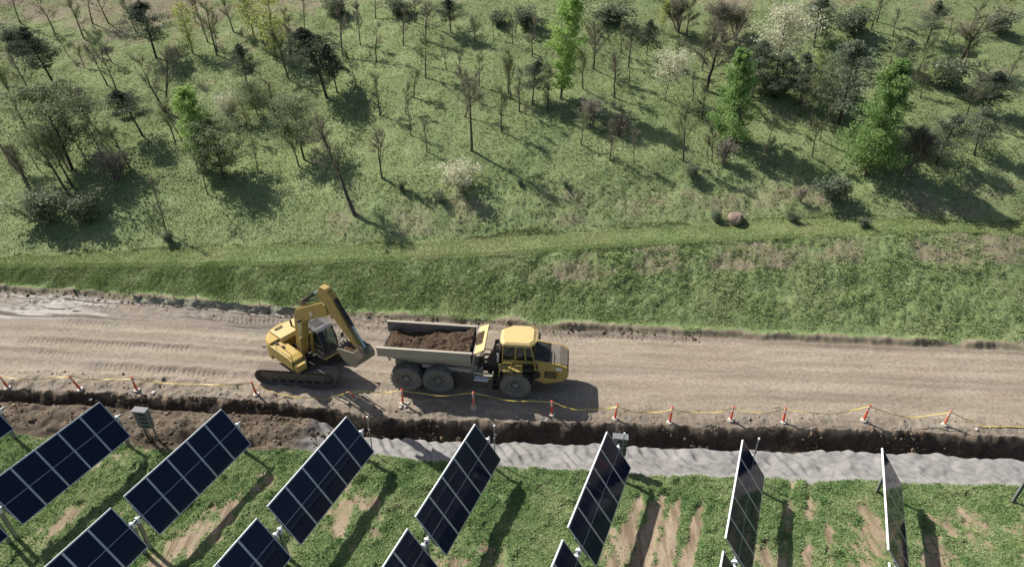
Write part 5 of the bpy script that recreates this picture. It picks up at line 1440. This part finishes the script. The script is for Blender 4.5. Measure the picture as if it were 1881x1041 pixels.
    for y0, y1 in ((w0 - .03, w0 + .02), (w1 - .02, w1 + .03)):
        MB().prism(arc[:] + [curl((5.05, 3.45))], y0, y1).build('cheek_plate', M['bucket'], ob)
    for j in range(5):
        y = w0 + .12 + (w1 - w0 - .24) * j / 4
        t0, t1, t2 = curl((4.92, 3.05)), curl((4.92, 3.20)), curl((4.60, 3.26))
        MB().poly([(t0[0], y - .06, t0[1]), (t0[0], y + .06, t0[1]), (t1[0], y - .06, t1[1]), (t1[0], y + .06, t1[1]), (t2[0], y - .02, t2[1]), (t2[0], y + .02, t2[1])], [(0, 1, 3, 2), (0, 2, 4), (1, 5, 3), (0, 4, 5, 1), (2, 3, 5, 4)]).build('tooth', S, ob)
    # soil carried in the bucket
    nx, ny = 16, 12; P = []; rr = random.Random(3)
    for i in range(nx):
        for j in range(ny):
            u = i / (nx - 1); v = j / (ny - 1)
            e = math.sin(math.pi * u) * math.sin(math.pi * v)
            x, z = curl((5.0 + 1.35 * u - .12 * e, 3.22 + 1.05 * u + .16 * e + rr.uniform(-.06, .06) * (e > .05) - .14))
            P.append((x, w0 + .03 + (w1 - w0 - .06) * v, z))
    Fq = [(i * ny + j, i * ny + j + 1, (i + 1) * ny + j + 1, (i + 1) * ny + j) for i in range(nx - 1) for j in range(ny - 1)]
    sb = MB().poly(P, Fq).build('bucket_soil', M['dirt'])
    sb.matrix_world = Matrix.Translation(O) @ Matrix.Rotation(TR, 4, 'Z') @ U
    tag(sb, 'dark soil carried in the raised bucket of the excavator', 'soil')
    tag(E, 'yellow tracked excavator with bent raised boom beside the dump truck', 'excavator')
build_excavator()
# ------------------------------------------------------------------ delineator posts, tape, fence and small things
def delineator(x, y, h, tilt, pale, lb, missing_base=False):
    z = float(road_z(np.array([x]), np.array([y]))[0])
    r = empty('delineator_post', (x, y, z), random.Random(int(x * 10)).uniform(0, 3))
    om = M['orange_pale'] if pale else M['orange']
    p = MB().tube([(0, 0, .05), (0, 0, .32), (0, 0, .34), (0, 0, h - .10)], [.062, .062, .052, .050], 12).build('post', om, r)
    for zz in (h * .66, h * .82): MB().tube([(0, 0, zz), (0, 0, zz + .085)], .0535, 12).build('reflective_band', M['reflect'], p)
    MB().tube([(0, 0, h - .10), (0, 0, h - .05), (0, 0, h - .03)], [.05, .06, .03], 12).build('top_knob', om, p)
    MB().tube([(-.05, 0, h + .0), (0, 0, h + .03), (.05, 0, h + .0)], .015, 6).build('handle', om, p)
    a = [(.19 * math.cos(t), .19 * math.sin(t)) for t in np.linspace(0, 2 * math.pi, 9)[:-1]]
    b = MB(); b.zprism(a, -.04, .045, .92); b.zprism([(q * .5, w * .5) for q, w in a], .045, .085, .8); b.build('base', M['white'], r)
    r.rotation_euler = (tilt[1], tilt[0], 0.4)
    tag(r, lb, 'delineator post', 'orange delineator posts along the trench')
    return Vector((x, y, z)) + Matrix.Rotation(tilt[0], 3, 'Y') @ (Matrix.Rotation(tilt[1], 3, 'X') @ Vector((0, 0, h - .12)))

DEL = [
    (-28.82, 28.67, .85, (-.10, 0), 0, 'orange delineator post cut by the left edge of the photo'),
    (-24.56, 28.49, 1.10, (-.22, 0), 0, 'orange delineator post leaning left, second from the left edge'),
    (-21.33, 28.44, 1.0, (-.02, 0), 0, 'orange delineator post third from the left, behind the first solar tables'),
    (-14.41, 28.08, .98, (-.10, 0), 0, 'orange delineator post just below the excavator track'),
    (-8.75, 27.60, .85, (-.35, .3), 0, 'slumped orange delineator post beside the boards between excavator and truck'),
    (-6.01, 27.16, 1.05, (.02, 0), 0, 'orange delineator post with white stones at its base by the rearmost wheel'),
    (-2.10, 26.90, 1.12, (.0, 0), 1, 'shaded faded delineator post below the middle of the dump truck'),
    (2.17, 26.44, 1.02, (-.05, 0), 0, 'bright orange delineator post in the shadow of the truck cab'),
    (5.56, 26.19, 1.07, (.03, .04), 0, 'orange delineator post first to the right of the truck shadow'),
    (8.48, 25.98, 1.12, (.02, 0), 0, 'orange delineator post second to the right of the truck shadow'),
    (11.76, 26.02, 1.02, (-.06, .05), 0, 'orange delineator post third to the right of the truck shadow'),
    (14.57, 25.94, 1.0, (-.02, -.07), 0, 'orange delineator post fourth to the right of the truck shadow'),
    (18.86, 25.94, 1.10, (.05, 0), 0, 'orange delineator post second from the right end of the line'),
    (23.07, 25.70, 1.0, (.04, 0), 1, 'faded orange delineator post at the right end of the line'),
]
tops = [delineator(*d) for d in DEL]

def tape():
    """one ribbon strung from post to post, sagging to the ground in places"""
    m = MB(); sag = [.14, .16, .30, .85, .05, .20, .18, .42, .40, .35, .3, .4, .5, .6]
    rr = random.Random(5)
    pts = [tops[0] + Vector((-7, .3, -.2))] + tops + [tops[-1] + Vector((6, -.5, -.9))]
    sg = [.2] + sag
    for i in range(len(pts) - 1):
        a, b = pts[i], pts[i + 1]; n = 22; P = []
        for k in range(n + 1):
            t = k / n; p = a.lerp(b, t); p.z -= 4 * sg[i] * t * (1 - t)
            gz = float(ground_z(np.array([p.x]), np.array([p.y]))[0]) + .04
            p.z = max(p.z, gz)
            p.y += .05 * math.sin(9 * t + i)
            tw = .9 + 1.0 * math.sin(6.0 * t + 1.7 * i)
            d = Vector((0, math.sin(tw), math.cos(tw))) * .026
            P += [p + d, p - d]
        m.poly(P, [(2 * k, 2 * k + 1, 2 * k + 3, 2 * k + 2) for k in range(n)])
    o = m.build('caution_tape', M['tape']); tag(o, 'yellow caution tape strung between the orange delineator posts', 'tape')
tape()

def silt_fence():
    x0, x1, n = -25.6, -13.6, 9
    r = empty('silt_fence', (0, 0, 0))
    xs = np.linspace(x0, x1, 90); fyv = far_y(xs) + .10; gz = hill_z(xs, fyv)
    u = (xs - x0) / (x1 - x0) * (n - 1); fr = u - np.floor(u)
    hgt = .46 - .20 * 4 * fr * (1 - fr) * (.6 + .5 * vnoise(np.floor(u), 1.0, 7)) ; hgt = np.clip(hgt, .12, .5)
    V = []
    rowsn = 6
    for j in range(rowsn):
        v = j / (rowsn - 1)
        V.append(np.stack([xs, fyv - .20 * (1 - v) + .14 * np.sin(v * 3) * fbm(xs * 1.7, v * 2 + xs * 0, 161, 3) + .25 * v * (hgt < .3), gz - .05 + hgt * v + .03 * fbm(xs * 4, v * 3 + xs * 0, 162, 2)], -1))
    V = np.stack(V, 1).reshape(-1, 3); i = np.arange(89 * rowsn).reshape(89, rowsn)[:, :-1].ravel()
    f = obj('fabric', mesh_np('fabric', V, np.stack([i, i + rowsn, i + rowsn + 1, i + 1], -1), M['fabric'], True), r)
    for k in range(n):
        x = x0 + (x1 - x0) * k / (n - 1); y = float(far_y(np.array([x]))[0]) + .16; z = float(hill_z(np.array([x]), np.array([y]))[0])
        MB().box((x, y, z + .26), (.05, .05, .75), Matrix.Rotation(.12 * math.sin(k * 2.1), 3, 'Y')).build('stake', M['wood'], r)
    tag(r, 'sagging grey silt fence with short stakes along the far road edge behind the excavator', 'silt fence')
silt_fence()

def rock(name, x, y, z, s, mat, lb, cat, seed):
    bm = bmesh.new(); bmesh.ops.create_icosphere(bm, subdivisions=3, radius=1.0)
    for v in bm.verts:
        c = v.co; k = 1 + .22 * float(fbm(np.array([c.x * 1.3 + seed]), np.array([c.y * 1.3 + c.z]), 171, 3)[0])
        q = Vector((c.x * s[0], c.y * s[1], c.z * s[2])) * k
        q.z = max(min(q.z, s[2] * .78), -s[2]); q.x = max(min(q.x, s[0] * .88), -s[0] * .9); v.co = q
    me = bpy.data.meshes.new(name); bm.to_mesh(me); bm.free(); me.materials.append(mat)
    o = obj(name, me); o.location = (x, y, z); o.rotation_euler = (0.05, .1, seed); tag(o, lb, cat)
bx, by = BOULDER = (15.9, 42.2)
rock('boulder', bx, by, float(hill_z(np.array([bx]), np.array([by]))[0]) + .25, (.78, .55, .48), M['redrock'], 'red-brown boulder resting at the upper edge of the grassy bench', 'boulder', 1)

def board(x0, y0, x1, y1, w, t, lb):
    z0 = float(ground_z(np.array([x0]), np.array([y0]))[0]) + .08; z1 = float(ground_z(np.array([x1]), np.array([y1]))[0]) + .10
    o = MB().bar((x0, y0, z0), (x1, y1, max(z1, -.35)), w, t).build('board', M['wood'], None, .006); tag(o, lb, 'board', 'boards lying on the trench edge')
board(-8.35, 27.75, -7.2, 26.75, .10, .06, 'long pale board lying across the trench edge behind the truck')
board(-8.27, 27.90, -7.1, 26.85, .07, .05, 'darker board lying right along the long pale board')
board(-9.5, 27.55, -9.0, 27.15, .16, .06, 'short grey board left of the long pale board')

def scrap(x, y, z, s, seed, lb):
    r = np.random.default_rng(seed); n = 9
    g = np.stack(np.meshgrid(np.linspace(-1, 1, n), np.linspace(-1, 1, n), indexing='ij'), -1).reshape(-1, 2)
    V = np.c_[g[:, 0] * s[0] + r.normal(0, .02, n * n), g[:, 1] * s[1] + r.normal(0, .02, n * n), np.abs(r.normal(0, .06, n * n)) + .04]
    i = np.arange((n - 1) * n).reshape(n - 1, n)[:, :-1].ravel()
    o = obj('plastic_scrap', mesh_np('plastic_scrap', V, np.stack([i, i + n, i + n + 1, i + 1], -1), M['white'])); o.location = (x, y, z); o.rotation_euler = (.5, 0, r.uniform(-.4, .4)); tag(o, lb, 'scrap')
scrap(1.72, 26.05, -.12, (.30, .09), 2, 'crumpled white plastic scrap on the dark trench edge below the truck cab')
for k, (x, y, s, lb) in enumerate(((-5.85, 27.0, .13, 'white stone right of the post by the rearmost wheel'), (-6.12, 26.9, .11, 'white stone in front of the post by the rearmost wheel'), (-5.72, 27.2, .10, 'white stone behind the post by the rearmost wheel'), (-20.3, 28.25, .14, 'pale stone right of the third delineator post'), (-23.9, 28.1, .12, 'pale stone at the foot of the leaning delineator post'), (24.6, 25.35, .11, 'pale stone lying alone right of the last delineator post'))):
    rock('stone', x, y, float(ground_z(np.array([x]), np.array([y]))[0]) + .03, (s, s * .8, s * .6), M['white'], lb, 'stone', k + 2)
